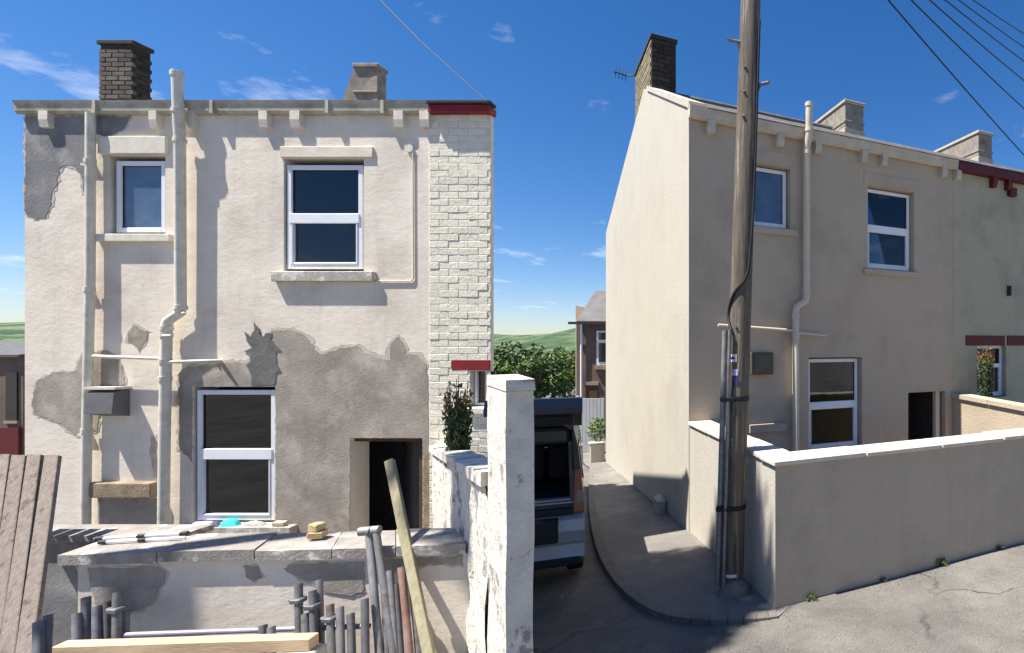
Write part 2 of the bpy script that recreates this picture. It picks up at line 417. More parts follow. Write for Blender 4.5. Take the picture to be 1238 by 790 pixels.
M['wire'] = mat('wire', (.02, .02, .022), None, rough=.6)

# ------------------------------------------------------------------ frames of the two places
D = 6.1                                            # left facade stands this far in front of the eye
def FX(px): return (px - PX0) / FPX * D
def FZ(py): return ZE + (PY0 - py) / FPX * D
TH = R(25.5)
G = Vector((0.036, 4.56, 0))                       # outer corner of the right yard wall
U = Vector((math.cos(TH), math.sin(TH), 0)); V = Vector((-math.sin(TH), math.cos(TH), 0))
H = G + V * 2.64                                   # rear corner of the right house
def RW(px, py, c=0.0):                             # pixel -> (x, z) in the right house frame on its plane y = c
    ax, az = (px - PX0) / FPX, (PY0 - py) / FPX
    # (d*(ax,1)-H).V = c
    d = (c + H.x * V.x + H.y * V.y) / (ax * V.x + V.y)
    p = Vector((ax * d, d, 0)) - H
    return p.dot(U), ZE + az * d
def RG(px, py, c=0.0):                             # pixel -> (y, z) on the right frame's plane x = c
    ax, az = (px - PX0) / FPX, (PY0 - py) / FPX
    d = (c + H.x * U.x + H.y * U.y) / (ax * U.x + U.y)
    p = Vector((ax * d, d, 0)) - H
    return p.dot(V), ZE + az * d
GA, GB, G0 = -.085, .022, ZE - 2.33
def gz(x, y):                                      # the lane falls away behind the houses
    p = Vector((x, y, 0)) - G
    a, b = p.dot(V), p.dot(U)
    a2 = a if a < 24 else 24 + (a - 24) * .55 if a < 60 else 43.8 + (a - 60) * .12
    a2 = max(a2, -8)
    b2 = max(-30, min(30, b))
    return G0 + GA * a2 + GB * b2
def ground_at(px, py, lift=0.0):                   # where the sight line of a pixel meets the lane
    ax, az = (px - PX0) / FPX, (PY0 - py) / FPX
    lo, hi = 1.0, 60.0
    for _ in range(50):
        m = (lo + hi) / 2
        if ZE + az * m > gz(ax * m, m) + lift: lo = m
        else: hi = m
    return Vector((ax * lo, lo, gz(ax * lo, lo) + lift))

# ------------------------------------------------------------------ ground, pavement, hills
def axis(stops):
    out = []
    for a, b, n in stops:
        out += [a + (b - a) * i / n for i in range(n)]
    return out + [stops[-1][1]]
gx = axis([(-700, -60, 16), (-60, -14, 16), (-14, 12, 80), (12, 60, 16), (60, 700, 16)])
gy = axis([(-60, -6, 10), (-6, 18, 80), (18, 70, 26), (70, 900, 24)])
mb = MB()
verts = [(x, y, gz(x, y) + (.006 * math.sin(x * 3.1 + y * 1.3) + .005 * math.sin(y * 4.3 - x * 1.7))) for y in gy for x in gx]
nx = len(gx)
mb.add(verts, [(j * nx + i, j * nx + i + 1, (j + 1) * nx + i + 1, (j + 1) * nx + i) for j in range(len(gy) - 1) for i in range(nx - 1)], True)
road = mb.build('road', M['asphalt']); tag(road, 'worn grey tarmac lane running past the houses', kind='structure')

mb = MB()
hx = axis([(-900, 900, 120)]); hy = axis([(110, 620, 34)])
def hz(x, y):
    t = max(0, min(1, (y - 110) / 420))
    s = t * t * (3 - 2 * t)
    return gz(x, y) - 2 + s * (34 + 7 * math.sin(x * .011 + 1.2) + 4 * math.sin(x * .027 + y * .01) + 2.0 * math.sin(x * .06 + y * .05))
mb.add([(x, y, hz(x, y)) for y in hy for x in hx], [(j * len(hx) + i, j * len(hx) + i + 1, (j + 1) * len(hx) + i + 1, (j + 1) * len(hx) + i) for j in range(len(hy) - 1) for i in range(len(hx) - 1)], True)
o = mb.build('hills', M['hill']); tag(o, 'wooded green hillside beyond the houses', kind='structure')

# pavement: bounded by the kerb curve traced on the lane
kerb_px = [(713, 566), (712, 590), (714, 625), (721, 660), (735, 690), (757, 716), (790, 738), (835, 748), (880, 746), (915, 743), (941, 739)]
kp = [ground_at(a, b, .055) for a, b in kerb_px]
def catmull(P, n):
    out = []
    for i in range(len(P) - 1):
        p0, p1, p2, p3 = P[max(i - 1, 0)], P[i], P[i + 1], P[min(i + 2, len(P) - 1)]
        for k in range(n):
            t = k / n
            out.append(.5 * ((2 * p1) + (p2 - p0) * t + (2 * p0 - 5 * p1 + 4 * p2 - p3) * t * t + (3 * p1 - p0 - 3 * p2 + p3) * t ** 3))
    return out + [P[-1]]
kc = catmull(kp, 2)
def lift(x, y):
    return .055 * max(.08, min(1.0, (Vector((x, y, 0)) - G).length / .75))
back = G + V * 26
kc = [Vector((back.x - 1.35, back.y, 0)), (Vector((back.x - 1.35, back.y, 0)) + kc[0]) / 2] + kc
kc = [Vector((p.x, p.y, gz(p.x, p.y) + lift(p.x, p.y))) for p in kc]
inner = []
for p in kc:
    a = max(-.02, (p - G).dot(V))
    q = G + V * a + U * .12
    inner.append(Vector((q.x, q.y, gz(q.x, q.y) + lift(q.x, q.y))))
mb = MB()
NI = 8
grid = [[k.lerp(i_, t / NI) for t in range(NI + 1)] for k, i_ in zip(kc, inner)]
for row in grid:
    for q in row: q.z = gz(q.x, q.y) + lift(q.x, q.y)
mb.add([q for row in grid for q in row], [(j * (NI + 1) + i, j * (NI + 1) + i + 1, (j + 1) * (NI + 1) + i + 1, (j + 1) * (NI + 1) + i) for j in range(len(grid) - 1) for i in range(NI)])
pav = mb.build('pavement', M['pavement']); tag(pav, 'tarmac footpath with curved kerb beside the cream gable', kind='structure')
for i in range(2, len(kc) - 1):
    a, b = kc[i], kc[i + 1]
    t = (b - a).normalized(); nrm = Vector((-t.y, t.x, 0)); nrm = nrm if nrm.dot(Vector((inner[i].x - a.x, inner[i].y - a.y, 0))) < 0 else -nrm
    a2, b2 = a + t * .004, b - t * .004
    mb = MB()
    w = .10
    A, B, C_, D_ = a2 - nrm * w, b2 - nrm * w, b2 + nrm * .01, a2 + nrm * .01
    lo = Vector((0, 0, -.16)); hi_ = Vector((0, 0, .006))
    ring = [A, B, C_, D_]
    mb.hexa([p + lo for p in ring] + [p + hi_ for p in ring])
    mb.build('kerb_stone', M['kerb'], pav)

# ------------------------------------------------------------------ house kit (local frame: x along the rear wall, y into the house)
def wall_sheet(name, m, parent, x0, x1, z0, z1, holes, reveal=.16, thick=.28):
    xs = sorted(set([x0, x1] + [h[0] for h in holes] + [h[1] for h in holes]))
    zs = sorted(set([z0, z1] + [max(z0, h[2]) for h in holes] + [h[3] for h in holes]))
    mb = MB()
    for i in range(len(xs) - 1):
        for j in range(len(zs) - 1):
            cx, cz = (xs[i] + xs[i + 1]) / 2, (zs[j] + zs[j + 1]) / 2
            if any(h[0] < cx < h[1] and h[2] < cz < h[3] for h in holes): continue
            mb.add([(xs[i], 0, zs[j]), (xs[i + 1], 0, zs[j]), (xs[i + 1], 0, zs[j + 1]), (xs[i], 0, zs[j + 1])], [(0, 1, 2, 3)])
            mb.add([(xs[i], thick, zs[j]), (xs[i], thick, zs[j + 1]), (xs[i + 1], thick, zs[j + 1]), (xs[i + 1], thick, zs[j])], [(0, 1, 2, 3)])
    for a, b, c, d in holes:
        c = max(c, z0)
        mb.add([(a, 0, c), (a, 0, d), (a, thick, d), (a, thick, c)], [(0, 1, 2, 3)])
        mb.add([(b, 0, d), (b, 0, c), (b, thick, c), (b, thick, d)], [(0, 1, 2, 3)])
        mb.add([(a, 0, d), (b, 0, d), (b, thick, d), (a, thick, d)], [(0, 1, 2, 3)])
        mb.add([(b, 0, c), (a, 0, c), (a, thick, c), (b, thick, c)], [(0, 1, 2, 3)])
    return mb.build(name, m, parent, recalc=False)

def window(parent, x0, x1, z0, z1, transom=None, y=.09, fw=.055, pane_mat=None, top_frame=None):
    """white plastic window: outer frame, glazing bar, panes"""
    pm = pane_mat or M['glass']
    y1 = y + .06
    mb = MB()
    tf = top_frame or fw
    mb.bbox(x0, x0 + fw, y, y1, z0, z1); mb.bbox(x1 - fw, x1, y, y1, z0, z1)
    mb.bbox(x0 + fw - .002, x1 - fw + .002, y + .002, y1 - .002, z0, z0 + fw * 1.1); mb.bbox(x0 + fw - .002, x1 - fw + .002, y + .002, y1 - .002, z1 - tf, z1)
    w = mb.build('window', M['pvc_white'], parent)
    if transom:
        mb = MB(); mb.bbox(x0 + fw * .6, x1 - fw * .6, y - .012, y1 - .006, transom[0], transom[1]); mb.build('glazing_bar', M['pvc_white'], w)
        spans = [(z0 + fw, transom[0]), (transom[1], z1 - tf)]
        # opening lower light has its own inner sash
        mb = MB(); s = .022; a, b = spans[0]
        mb.bbox(x0 + fw, x0 + fw + s, y - .008, y1 - .01, a, b); mb.bbox(x1 - fw - s, x1 - fw, y - .008, y1 - .01, a, b); mb.bbox(x0 + fw + s, x1 - fw - s, y - .006, y1 - .01, a, a + s)
        mb.build('sash', M['pvc_white'], w)
    else:
        spans = [(z0 + fw, z1 - tf)]
    for a, b in spans[:1]:
        mb = MB(); mb.bbox((x0 + x1) / 2 - .045, (x0 + x1) / 2 + .045, y1 - .002, y1 + .02, b - .02, b - .002, .004); mb.build('handle', M['pvc_white'], w)
    for a, b in spans:
        mb = MB()
        for q in ((x0 + fw - .004, x0 + fw + .006, a, b), (x1 - fw - .006, x1 - fw + .004, a, b), (x0 + fw, x1 - fw, a - .004, a + .006), (x0 + fw, x1 - fw, b - .006, b + .004)):
            mb.box(q[0], q[1], y + .02, y + .027, q[2], q[3])
        mb.build('gasket', M['black_rubber'], w)
        mb = MB(); mb.box(x0 + fw - .01, x1 - fw + .01, y + .028, y + .032, a - .005, b + .005); mb.build('pane', pm, w)
    return w

def bracket(parent, x, z1, h, w, p, m):
    mb = MB()
    mb.prism([(0.01, z1), (-p, z1), (-p, z1 - h * .55), (-p * .8, z1 - h), (0.01, z1 - h)], 'x', x - w / 2, x + w / 2)
    return mb.build('eaves_bracket', m, parent)

def jag(poly, n=4, amp=.012, seed=1):
    rnd = random.Random(seed)
    out = []
    for i in range(len(poly)):
        a, b = poly[i], poly[(i + 1) % len(poly)]
        L = math.hypot(b[0] - a[0], b[1] - a[1])
        k = max(1, int(L / .035))
        for j in range(k):
            t = j / k
            s = amp if L > .05 else amp * .3
            out.append((a[0] + (b[0] - a[0]) * t + rnd.uniform(-s, s), a[1] + (b[1] - a[1]) * t + rnd.uniform(-s, s)))
    return out

def patch(parent, poly, m, name='render_patch', y=-.006, amp=.012, seed=1):
    import bmesh
    P = jag(poly, amp=amp, seed=seed)
    bm = bmesh.new()
    vs = [bm.verts.new((a, y, b)) for a, b in P]
    es = [bm.edges.new((vs[i], vs[(i + 1) % len(vs)])) for i in range(len(vs))]
    bmesh.ops.triangle_fill(bm, edges=es, use_beauty=True)
    bmesh.ops.recalc_face_normals(bm, faces=bm.faces)
    for f in bm.faces:
        if f.normal.y > 0: f.normal_flip()
    r = bmesh.ops.extrude_edge_only(bm, edges=[e for e in bm.edges if e.is_boundary])
    for v in r['geom']:
        if isinstance(v, bmesh.types.BMVert): v.co.y = .002
    me = bpy.data.meshes.new(name); bm.to_mesh(me); bm.free()
    me.materials.append(m)
    o = bpy.data.objects.new(name, me); col.objects.link(o); o.parent = parent
    return o

def grow(poly, e):
    cx = sum(p[0] for p in poly) / len(poly); n = len(poly)
    ar = sum(poly[i][0] * poly[(i + 1) % n][1] - poly[(i + 1) % n][0] * poly[i][1] for i in range(n))
    sg = 1 if ar > 0 else -1
    out = []
    for i in range(n):
        a, b, c = poly[i - 1], poly[i], poly[(i + 1) % n]
        d1 = Vector((b[0] - a[0], b[1] - a[1])).normalized(); d2 = Vector((c[0] - b[0], c[1] - b[1])).normalized()
        m = Vector((d1.y, -d1.x)) + Vector((d2.y, -d2.x))
        m = m.normalized() * e * sg if m.length > .2 else Vector((0, 0))
        out.append((b[0] + m.x, b[1] + m.y))
    return out

def brick_mesh(name, L, W, Hh, m, b=.005):
    mb = MB(); mb.bbox(-L / 2, L / 2, -W / 2, W / 2, -Hh / 2, Hh / 2, b)
    o = mb.build(name, m)
    return o

def brick_chimney(parent, x0, x1, y0, y1, z0, z1, mfront, mside, mmortar, cap=True, courses_from=None):
    mb = MB(); mb.box(x0 + .012, x1 - .012, y0 + .012, y1 - .012, z0, z1)
    ch = mb.build('chimney', mmortar, parent)
    bh, bl, j = .068, .215, .012
    proto_f = brick_mesh('brick', bl, .05, bh, mfront); proto_s = brick_mesh('brick', .05, bl, bh, mside)
    half_f = brick_mesh('brick', .10, .05, bh, mfront)
    used = {}
    def put(p, loc):
        if p.name not in used:
            used[p.name] = 1; p.parent = ch; p.location = loc; q = p
        else: q = copy_part(p, ch, loc)
        q.rotation_euler = (random.uniform(-.02, .02), random.uniform(-.02, .02), random.uniform(-.02, .02))
    zz = courses_from if courses_from is not None else z0
    k = 0
    while zz + bh < z1 - .01:
        x = x0 + (0 if k % 2 else -.11)
        while x < x1 - .03:
            a, b = max(x, x0), min(x + bl, x1)
            if b - a > .05:
                o = proto_f
                loc = ((a + b) / 2, y0 + .02 + random.uniform(-.003, .003), zz + bh / 2)
                put(o, loc)
                lastobj = ch.children[-1] if False else None
                sc = (b - a) / bl
                for c in (o,):
                    pass
                bricks_fix.append((loc, sc, 'x', ch))
            x += bl + j
        y = y0 + (0.11 if k % 2 else 0)
        while y < y1 - .03:
            a, b = max(y, y0 + .03), min(y + bl, y1)
            if b - a > .05:
                for xx in side_cols(x0, x1):
                    loc = (xx + random.uniform(-.003, .003), (a + b) / 2, zz + bh / 2)
                    put(proto_s, loc); bricks_fix.append((loc, (b - a) / bl, 'y', ch))
            y += bl + j
        zz += bh + j; k += 1
    # scale the cut bricks
    for o in [c for c in col.objects if c.parent == ch and c.name.startswith('brick')]:
        for loc, sc, ax, p in bricks_fix:
            if p == ch and (Vector(loc) - o.location).length < 1e-5:
                o.scale = (sc, 1, 1) if ax == 'x' else (1, sc, 1)
    if not half_f.parent: bpy.data.objects.remove(half_f)
    if cap:
        mb = MB(); mb.bbox(x0 - .025, x1 + .025, y0 - .025, y1 + .025, z1, z1 + .07, .01); mb.build('chimney_cap', mmortar, ch)
    return ch
bricks_fix = []
SIDE = 'right'
def side_cols(x0, x1): return (x1 - .02,) if SIDE == 'right' else (x0 + .02,)

def roof_slabs(parent, x0, x1, ye, ze, yr, zr, yb, zb, m, name='roof'):
    """two pitches with a small thickness; the rear one gets overlapping slate courses"""
    mb = MB(); t = .05
    mb.hexa([(x0, ye, ze - t), (x1, ye, ze - t), (x1, yr, zr - t), (x0, yr, zr - t), (x0, ye, ze), (x1, ye, ze), (x1, yr, zr), (x0, yr, zr)])
    mb.hexa([(x0, yr, zr - t), (x1, yr, zr - t), (x1, yb, zb - t), (x0, yb, zb - t), (x0, yr, zr), (x1, yr, zr), (x1, yb, zb), (x0, yb, zb)])
    r = mb.build(name, m, parent)
    return r

def slate_courses(roof, x0, x1, ye, ze, yr, zr, n, m, w=.26, only=99):
    dy, dz = (yr - ye) / n, (zr - ze) / n
    L = math.hypot(dy, dz); ang = math.atan2(dz, dy)
    mb = MB(); mb.box(-w / 2 + .003, w / 2 - .003, -.01, L + .03, 0, .012)
    proto = mb.build('slate', m, roof)
    first = True
    for k in range(min(n, only)):
        x = x0 + (w / 2 if k % 2 else 0)
        while x < x1:
            a, b = max(x, x0), min(x + w, x1)
            if b - a > .05:
                loc = ((a + b) / 2, ye + dy * k, ze + dz * k + .006 + random.uniform(0, .006))
                o = proto if first else copy_part(proto, roof)
                first = False
                o.location = loc; o.rotation_euler = (ang + .02 + random.uniform(-.012, .012), random.uniform(-.01, .01), 0); o.scale = ((b - a) / w, 1, 1)
            x += w

# ------------------------------------------------------------------ LEFT: the house before it was painted
XL = FX(30)
def lx(px): return FX(px) - XL
def LP(pts): return [(lx(a), FZ(b)) for a, b in pts]
ZB = gz(-6, 6.1) - .3
left = empty('terraced_house', (XL, D, 0), 0, 'cream rendered end terrace house with bare grey cement patches, before repainting', 'house')
xr = lx(519)
ztop = FZ(130)
holesL = [(lx(133), lx(200), FZ(284), FZ(189)), (lx(343), lx(440), FZ(328), FZ(192)), (lx(233), lx(333), FZ(633), FZ(468)), (lx(424), lx(511), ZB, FZ(530))]
wall_sheet('wall', M['old_render'], left, 0, xr, ZB, ztop, holesL)
DEP, YR, ZR = 4.6, 3.0, ztop + 1.42
SK = .9                                   # the terrace is cut back along the lane: its party and end walls run off square
def skew(o, z=None):
    for v in o.data.vertices:
        if v.co.x > 2.2 or o.get('all_skew'): v.co.x -= SK * max(0, v.co.y)
    o.data.update(); return o
mb = MB()
mb.prism([(0.003, ZB), (0.003, ztop), (YR, ZR - .06), (DEP, ztop), (DEP, ZB)], 'x', -.004, .2)
mb.build('gable_wall', M['old_render'], left)
mb = MB(); mb.box(0.2, xr, DEP - .2, DEP, ZB, ztop); skew(mb.build('front_wall', M['old_render'], left))
mb = MB(); mb.prism([(0.3, ZB), (0.3, ztop), (YR, ZR - .06), (DEP - .2, ztop), (DEP - .2, ZB)], 'x', xr - .12, xr - .02); skew(mb.build('party_wall', M['interior'], left))
mb = MB(); mb.box(.2, xr - .13, .29, DEP - .2, FZ(395), FZ(380)); skew(mb.build('upper_floor', M['interior'], left))
rf = roof_slabs(left, -.06, xr, -.0, ztop - .02, YR, ZR, DEP + .1, ztop - .02, M['slate'])
skew(rf)
slate_courses(rf, -.06, xr - .25, -.02, ztop - .02, YR, ZR, 14, M['slate'], only=2)
# roof edge: felt and a pale flashing strip near the brick stack
mb = MB(); mb.box(lx(35), lx(54), -.06, .05, ztop + .005, ztop + .05); mb.build('felt_edge', M['black_felt'], rf)
mb = MB(); mb.box(lx(54), lx(104), -.06, .05, ztop + .004, ztop + .028); mb.build('flashing', M['lead'], rf)
mb = MB(); mb.box(lx(104), lx(127), -.06, .05, ztop + .004, ztop + .04); mb.build('felt_edge', M['black_felt'], rf)
# gutter of shaped stone
mb = MB()
g0 = FZ(140); g1 = FZ(125)
mb.prism([(-.002, g0 + .01), (-.04, g0), (-.06, g0 + .03), (-.065, g1 - .03), (-.08, g1), (-.002, g1)], 'x', lx(26), lx(523))
gut = mb.build('gutter', M['gutter_stone'], left)
for px in (124, 264, 402, 468):
    mb = MB(); mb.box(lx(px) - .018, lx(px) + .018, -.083, -.004, g0 - .004, g1 - .002); mb.build('gutter_joint', M['gutter_stone'], gut)
for px, w in ((61, 11), (192, 9), (236, 9), (324, 10), (362, 11.5), (486, 11), (517, 11)):
    bracket(left, lx(px), FZ(137), .185, w / FPX * D, .066, M['cream_stone'])
# patches of bare cement
patch(left, LP([(31, 141), (158, 141), (151, 157), (137, 162), (124, 170), (110, 173), (108, 235), (101, 232), (99, 209), (91, 202), (79, 200), (72, 205), (70, 220), (64, 232), (62, 247), (56, 262), (44, 265), (31, 258)]), M['cement_dark'], seed=2)
patch(left, grow(LP([(31, 141), (158, 141), (151, 157), (137, 162), (124, 170), (110, 173), (108, 235), (101, 232), (99, 209), (91, 202), (79, 200), (72, 205), (70, 220), (64, 232), (62, 247), (56, 262), (44, 265), (31, 258)]), .022), M['skim'], seed=52, y=-.003, amp=.02, name='skim_coat')
patch(left, LP([(40, 487), (44, 462), (63, 451), (82, 450), (92, 448), (96, 438), (102, 428), (126, 424), (136, 428), (146, 440), (151, 455), (152, 466), (126, 470), (118, 520), (97, 528), (80, 518), (75, 512), (58, 506), (41, 499)]), M['cement'], seed=3)
patch(left, grow(LP([(40, 487), (44, 462), (63, 451), (82, 450), (92, 448), (96, 438), (102, 428), (126, 424), (136, 428), (146, 440), (151, 455), (152, 466), (126, 470), (118, 520), (97, 528), (80, 518), (75, 512), (58, 506), (41, 499)]), .022), M['skim'], seed=53, y=-.003, amp=.02, name='skim_coat')
patch(left, LP([(155, 403), (163, 393), (170, 397), (179, 401), (177, 412), (171, 418), (168, 424), (165, 418), (155, 412)]), M['cement'], seed=4, amp=.008)
patch(left, grow(LP([(155, 403), (163, 393), (170, 397), (179, 401), (177, 412), (171, 418), (168, 424), (165, 418), (155, 412)]), .022), M['skim'], seed=54, y=-.003, amp=.02, name='skim_coat')
patch(left, LP([(217, 452), (228, 444), (262, 440), (300, 438), (312, 425), (324, 411), (330, 401), (347, 399), (363, 402), (375, 411), (383, 425), (391, 429), (410, 422), (434, 419), (446, 428), (463, 435), (472, 436), (472, 418), (482, 407), (489, 418), (490, 429), (504, 429), (515, 440), (518, 460), (518, 640), (511.6, 640), (511.6, 529.4), (423.4, 529.4), (423.4, 690), (333.6, 690), (333.6, 467.4), (232.4, 467.4), (232.4, 560), (217, 540)]), M['cement'], seed=5, amp=.009)
patch(left, LP([(214, 453), (227, 441), (262, 436), (300, 434), (322, 408), (329, 397), (347, 395), (365, 398), (378, 408), (386, 421), (392, 425), (410, 418), (435, 415), (449, 424), (466, 431), (469, 415), (482, 402), (492, 415), (494, 425), (507, 425), (517, 436), (517, 446), (504, 438), (480, 440), (440, 436), (400, 436), (350, 430), (320, 440), (250, 446), (221, 460), (220, 545), (214, 545)]), M['skim'], seed=61, y=-.003, amp=.016, name='skim_coat')
patch(left, LP([(306, 421), (300, 413), (297, 402), (304, 408), (308, 399), (307, 390), (314, 398), (317, 408), (323, 403), (330, 404), (327, 411), (334, 416), (341, 424), (335, 425), (336, 440), (341, 451), (335, 450), (335, 462), (330, 466), (305, 466), (304, 450), (299, 441), (304, 438), (303, 428), (296, 424)]), M['leaf_shadow_cement'], seed=6, y=-.011, amp=.010, name='painted_leaf_shadow')  # leafy cast shadow of a plant, painted on as a dark patch
patch(left, LP([(183, 528), (194, 524), (195, 575), (187, 578), (182, 550)]), M['rust_stain'], seed=7, amp=.01, name='rust_patch')
patch(left, LP([(119, 603), (190, 603), (190, 660), (119, 660)]), M['cement'], seed=8, amp=.004, name='blocked_opening')
patch(left, LP([(513, 555), (524, 540), (524, 660), (513, 660)]), M['stone_lintel'], seed=9, amp=.008, name='bare_stone_jamb', y=-.014)
# lintels and sills
mb = MB(); mb.bbox(lx(122), lx(204), -.035, .02, FZ(187), FZ(166)); mb.build('lintel', M['cream_stone'], left)
mb = MB(); mb.bbox(lx(120), lx(211), -.055, .15, FZ(293), FZ(284)); mb.build('sill', M['cream_stone'], left)
mb = MB(); mb.bbox(lx(340), lx(452), -.022, .02, FZ(191), FZ(178)); mb.build('lintel', M['old_render'], left)
mb = MB(); mb.bbox(lx(333), lx(455), -.06, .15, FZ(341), FZ(329)); mb.build('sill', M['dirty_sill'], left)
mb = MB(); mb.bbox(lx(222), lx(360), -.10, .15, FZ(644), FZ(634)); mb.build('sill', M['dirty_sill'], left)
mb = MB(); mb.bbox(lx(116), lx(192), -.085, .02, FZ(600), FZ(582), .012); mb.build('stone_ledge', M['stone_lintel'], left)
# windows
window(left, lx(138), lx(198), FZ(281), FZ(194), pane_mat=M['frost_glass'], y=.018)
window(left, lx(345), lx(437), FZ(325), FZ(199), (FZ(270), FZ(258)), y=.018)
window(left, lx(236), lx(331), FZ(630), FZ(472), (FZ(556), FZ(543)), y=.018)
# doorway with a bare timber post, a black sheet standing for the dark room
mb = MB(); mb.bbox(lx(503), lx(511), .05, .15, ZB, FZ(531)); mb.bbox(lx(424), lx(503), .05, .15, FZ(535), FZ(530.5)); mb.build('door_frame', M['dark_timber'], left)
mb = MB(); mb.box(lx(200), lx(440), .9, .95, ZB, FZ(400)); mb.build('black_backing', M['black_felt'], left)
# pipes
def collar(parent, p, r, m, h=.05):
    mb = MB(); mb.tube([(p[0], p[1], p[2] - h / 2), (p[0], p[1], p[2] + h / 2)], r, 14); return mb.build('collar', m, parent)
pr = .042
def lp(px, y, py):      # a pixel carried to a plane y in front of the facade
    d = D + y
    return ((px - PX0) / FPX * d - XL, y, ZE + (PY0 - py) / FPX * d)
mb = MB(); mb.tube([lp(109.5, -.07, 137), lp(109, -.075, 330), lp(105, -.078, 520), lp(103, -.08, 690)], pr, 14)
dp = mb.build('downpipe', M['pvc_cream'], left)
for px, py in ((109, 195), (108, 350), (105, 521), (104, 640)): collar(dp, lp(px, -.075, py), pr + .008, M['pvc_cream'])
for px, py in ((109, 200), (108, 355), (105, 526)):
    mb = MB(); mb.box(lx(px) - .07, lx(px) + .07, -.035, -.002, FZ(py) - .015, FZ(py) + .015); mb.build('pipe_clip', M['pvc_cream'], dp)
mb = MB()
pr2 = .05
mb.tube([lp(214, -.13, 86), lp(216, -.13, 145), lp(217.5, -.095, 168), lp(218.5, -.09, 372), lp(217, -.09, 379), lp(203.5, -.09, 388), lp(201.5, -.09, 394), lp(199, -.09, 520), lp(197, -.09, 700)], pr2, 16)
sp = mb.build('soil_pipe', M['pvc_cream'], left)
for px, py, y in ((214, 90, -.13), (215.6, 134, -.13), (217.5, 170, -.095), (218.5, 372, -.09), (201.5, 397, -.09), (201, 405, -.09), (200.3, 437, -.09), (199.6, 458, -.09)):
    collar(sp, lp(px, y, py), pr2 + .010, M['pvc_cream'], .045)
mb = MB(); mb.tube([lp(222, -.13, 380), lp(222, -.07, 376)], .02, 10); mb.tube([lp(196, -.15, 406), lp(207, -.15, 406)], .012, 8); mb.build('access_cap', M['pvc_cream'], sp)
mb = MB(); mb.tube([lp(113, -.10, 431), lp(200, -.10, 434)], .02, 12); mb.build('waste_pipe', M['pvc_cream'], left)
mb = MB(); mb.tube([lp(201, -.10, 438), lp(266, -.09, 436.5), lp(266, .0, 436.5)], .02, 12); mb.build('waste_pipe', M['pvc_cream'], left)
# boiler flue hood
mb = MB(); mb.prism([(-.0, FZ(468)), (-.15, FZ(474)), (-.17, FZ(498)), (-.0, FZ(503))], 'x', lx(124), lx(157)); fl = mb.build('flue_hood', M['flue_grey'], left)
mb = MB(); mb.box(lx(122), lx(159), -.155, .004, FZ(470), FZ(467)); mb.build('hood_top', M['pvc_cream'], fl)
# cable, junction box, bare paint seam
mb = MB(); mb.tube([(lx(500), -.012, FZ(186)), (lx(500.5), -.012, FZ(337)), (lx(498), -.012, FZ(340)), (lx(456), -.012, FZ(340))], .008, 6); mb.build('cable', M['old_render'], left)
mb = MB(); mb.tube([(lx(496), -.02, FZ(180)), (lx(496), .0, FZ(180))], .045, 14); mb.build('junction_box', M['cream_stone'], left)
# chimneys at the ridge
SIDE = 'right'
def pl(px, d): return (px - PX0) / FPX * d - XL
dch = D + YR - .15
ztc = ZE + (PY0 - 54) / FPX * dch
brick_chimney(left, pl(120, dch), pl(161, dch), YR - .15, YR + .12, ZR - .5, ztc, M['sooty_brick'], M['black_brick'], M['soot_mortar'], courses_from=ZR - .12)
mb = MB()
zc1 = ZE + (PY0 - 82) / FPX * dch
zc2 = ZE + (PY0 - 124) / FPX * dch
xa, xb, xs_ = pl(428, dch), pl(456, dch), pl(397, dch)
y0c, y1c = YR - .15, YR + .06
mb.hexa([(xs_, y0c + .05, zc2 - .5), (xb, y0c, zc2 - .5), (xb, y1c, zc2 - .5), (xs_, y1c, zc2 - .5), (xa, y0c, zc1), (xb, y0c, zc1), (xb, y1c, zc1), (xa, y1c, zc1)])
ch = mb.build('chimney', M['chimney_stone'], left)
mb = MB(); mb.bbox(xa - .02, xb + .03, y0c - .03, y1c + .02, zc1, zc1 + .07, .012); mb.build('chimney_cap', M['chimney_stone'], ch)
mb = MB(); mb.bbox(xa - .02, xb + .01, y0c - .02, y0c + .1, zc2 + .16, zc2 + .20, .01); mb.build('string_course', M['chimney_stone'], ch)
mb = MB(); mb.tube([((xa + xb) / 2, y0c + .2, zc1 + .06), ((xa + xb) / 2, y0c + .2, zc1 + .12)], .06, 10); mb.build('chimney_pot', M['chimney_stone'], ch)

# ------------------------------------------------------------------ LEFT: white brick neighbour
XN = FX(520)
nb = empty('brick_house', (XN, D, 0), 0, 'white painted brick house with red fascia adjoining the patched house', 'house')
xe = FX(594) - XN
def nx_(px): return FX(px) - XN
hole = (nx_(569), xe - .02, FZ(492), FZ(449))
holeb = (nx_(569), xe + .5, FZ(492), FZ(449))
mb = MB()
# carcass behind the bricks: wedge plan, its end wall turned away from the lane
zt = FZ(131)
ring = [(0.0, .03), (xe, .03), (xe - 4.2, 4.25), (0.0, 4.25)]
ring = [(.0, .03), (nx_(566), .03), (nx_(566), .25), (xe - .35, .30), (xe - 4.2, 4.25), (-3.2, 4.25), (0, .5)]
def extr(mb, ring, z0, z1):
    n = len(ring)
    vs = [(a, b, z0) for a, b in ring] + [(a, b, z1) for a, b in ring]
    mb.add(vs, [tuple(range(n))[::-1], tuple(range(n, 2 * n))] + [(i, (i + 1) % n, n + (i + 1) % n, n + i) for i in range(n)])
YJ = -.0125
PL = [(0, YJ), (xe, YJ), (xe, .05), (xe - 3.0 * SK, 3.0), (-3.0 * SK, 3.0)]
extr(mb, PL, FZ(449), zt)
extr(mb, PL, ZB, FZ(492))
extr(mb, [(0, YJ), (nx_(569), YJ), (nx_(569), .16), (xe - .16 * SK, .16), (xe - 3.0 * SK, 3.0), (-3.0 * SK, 3.0)], FZ(492) - .001, FZ(449) + .001)
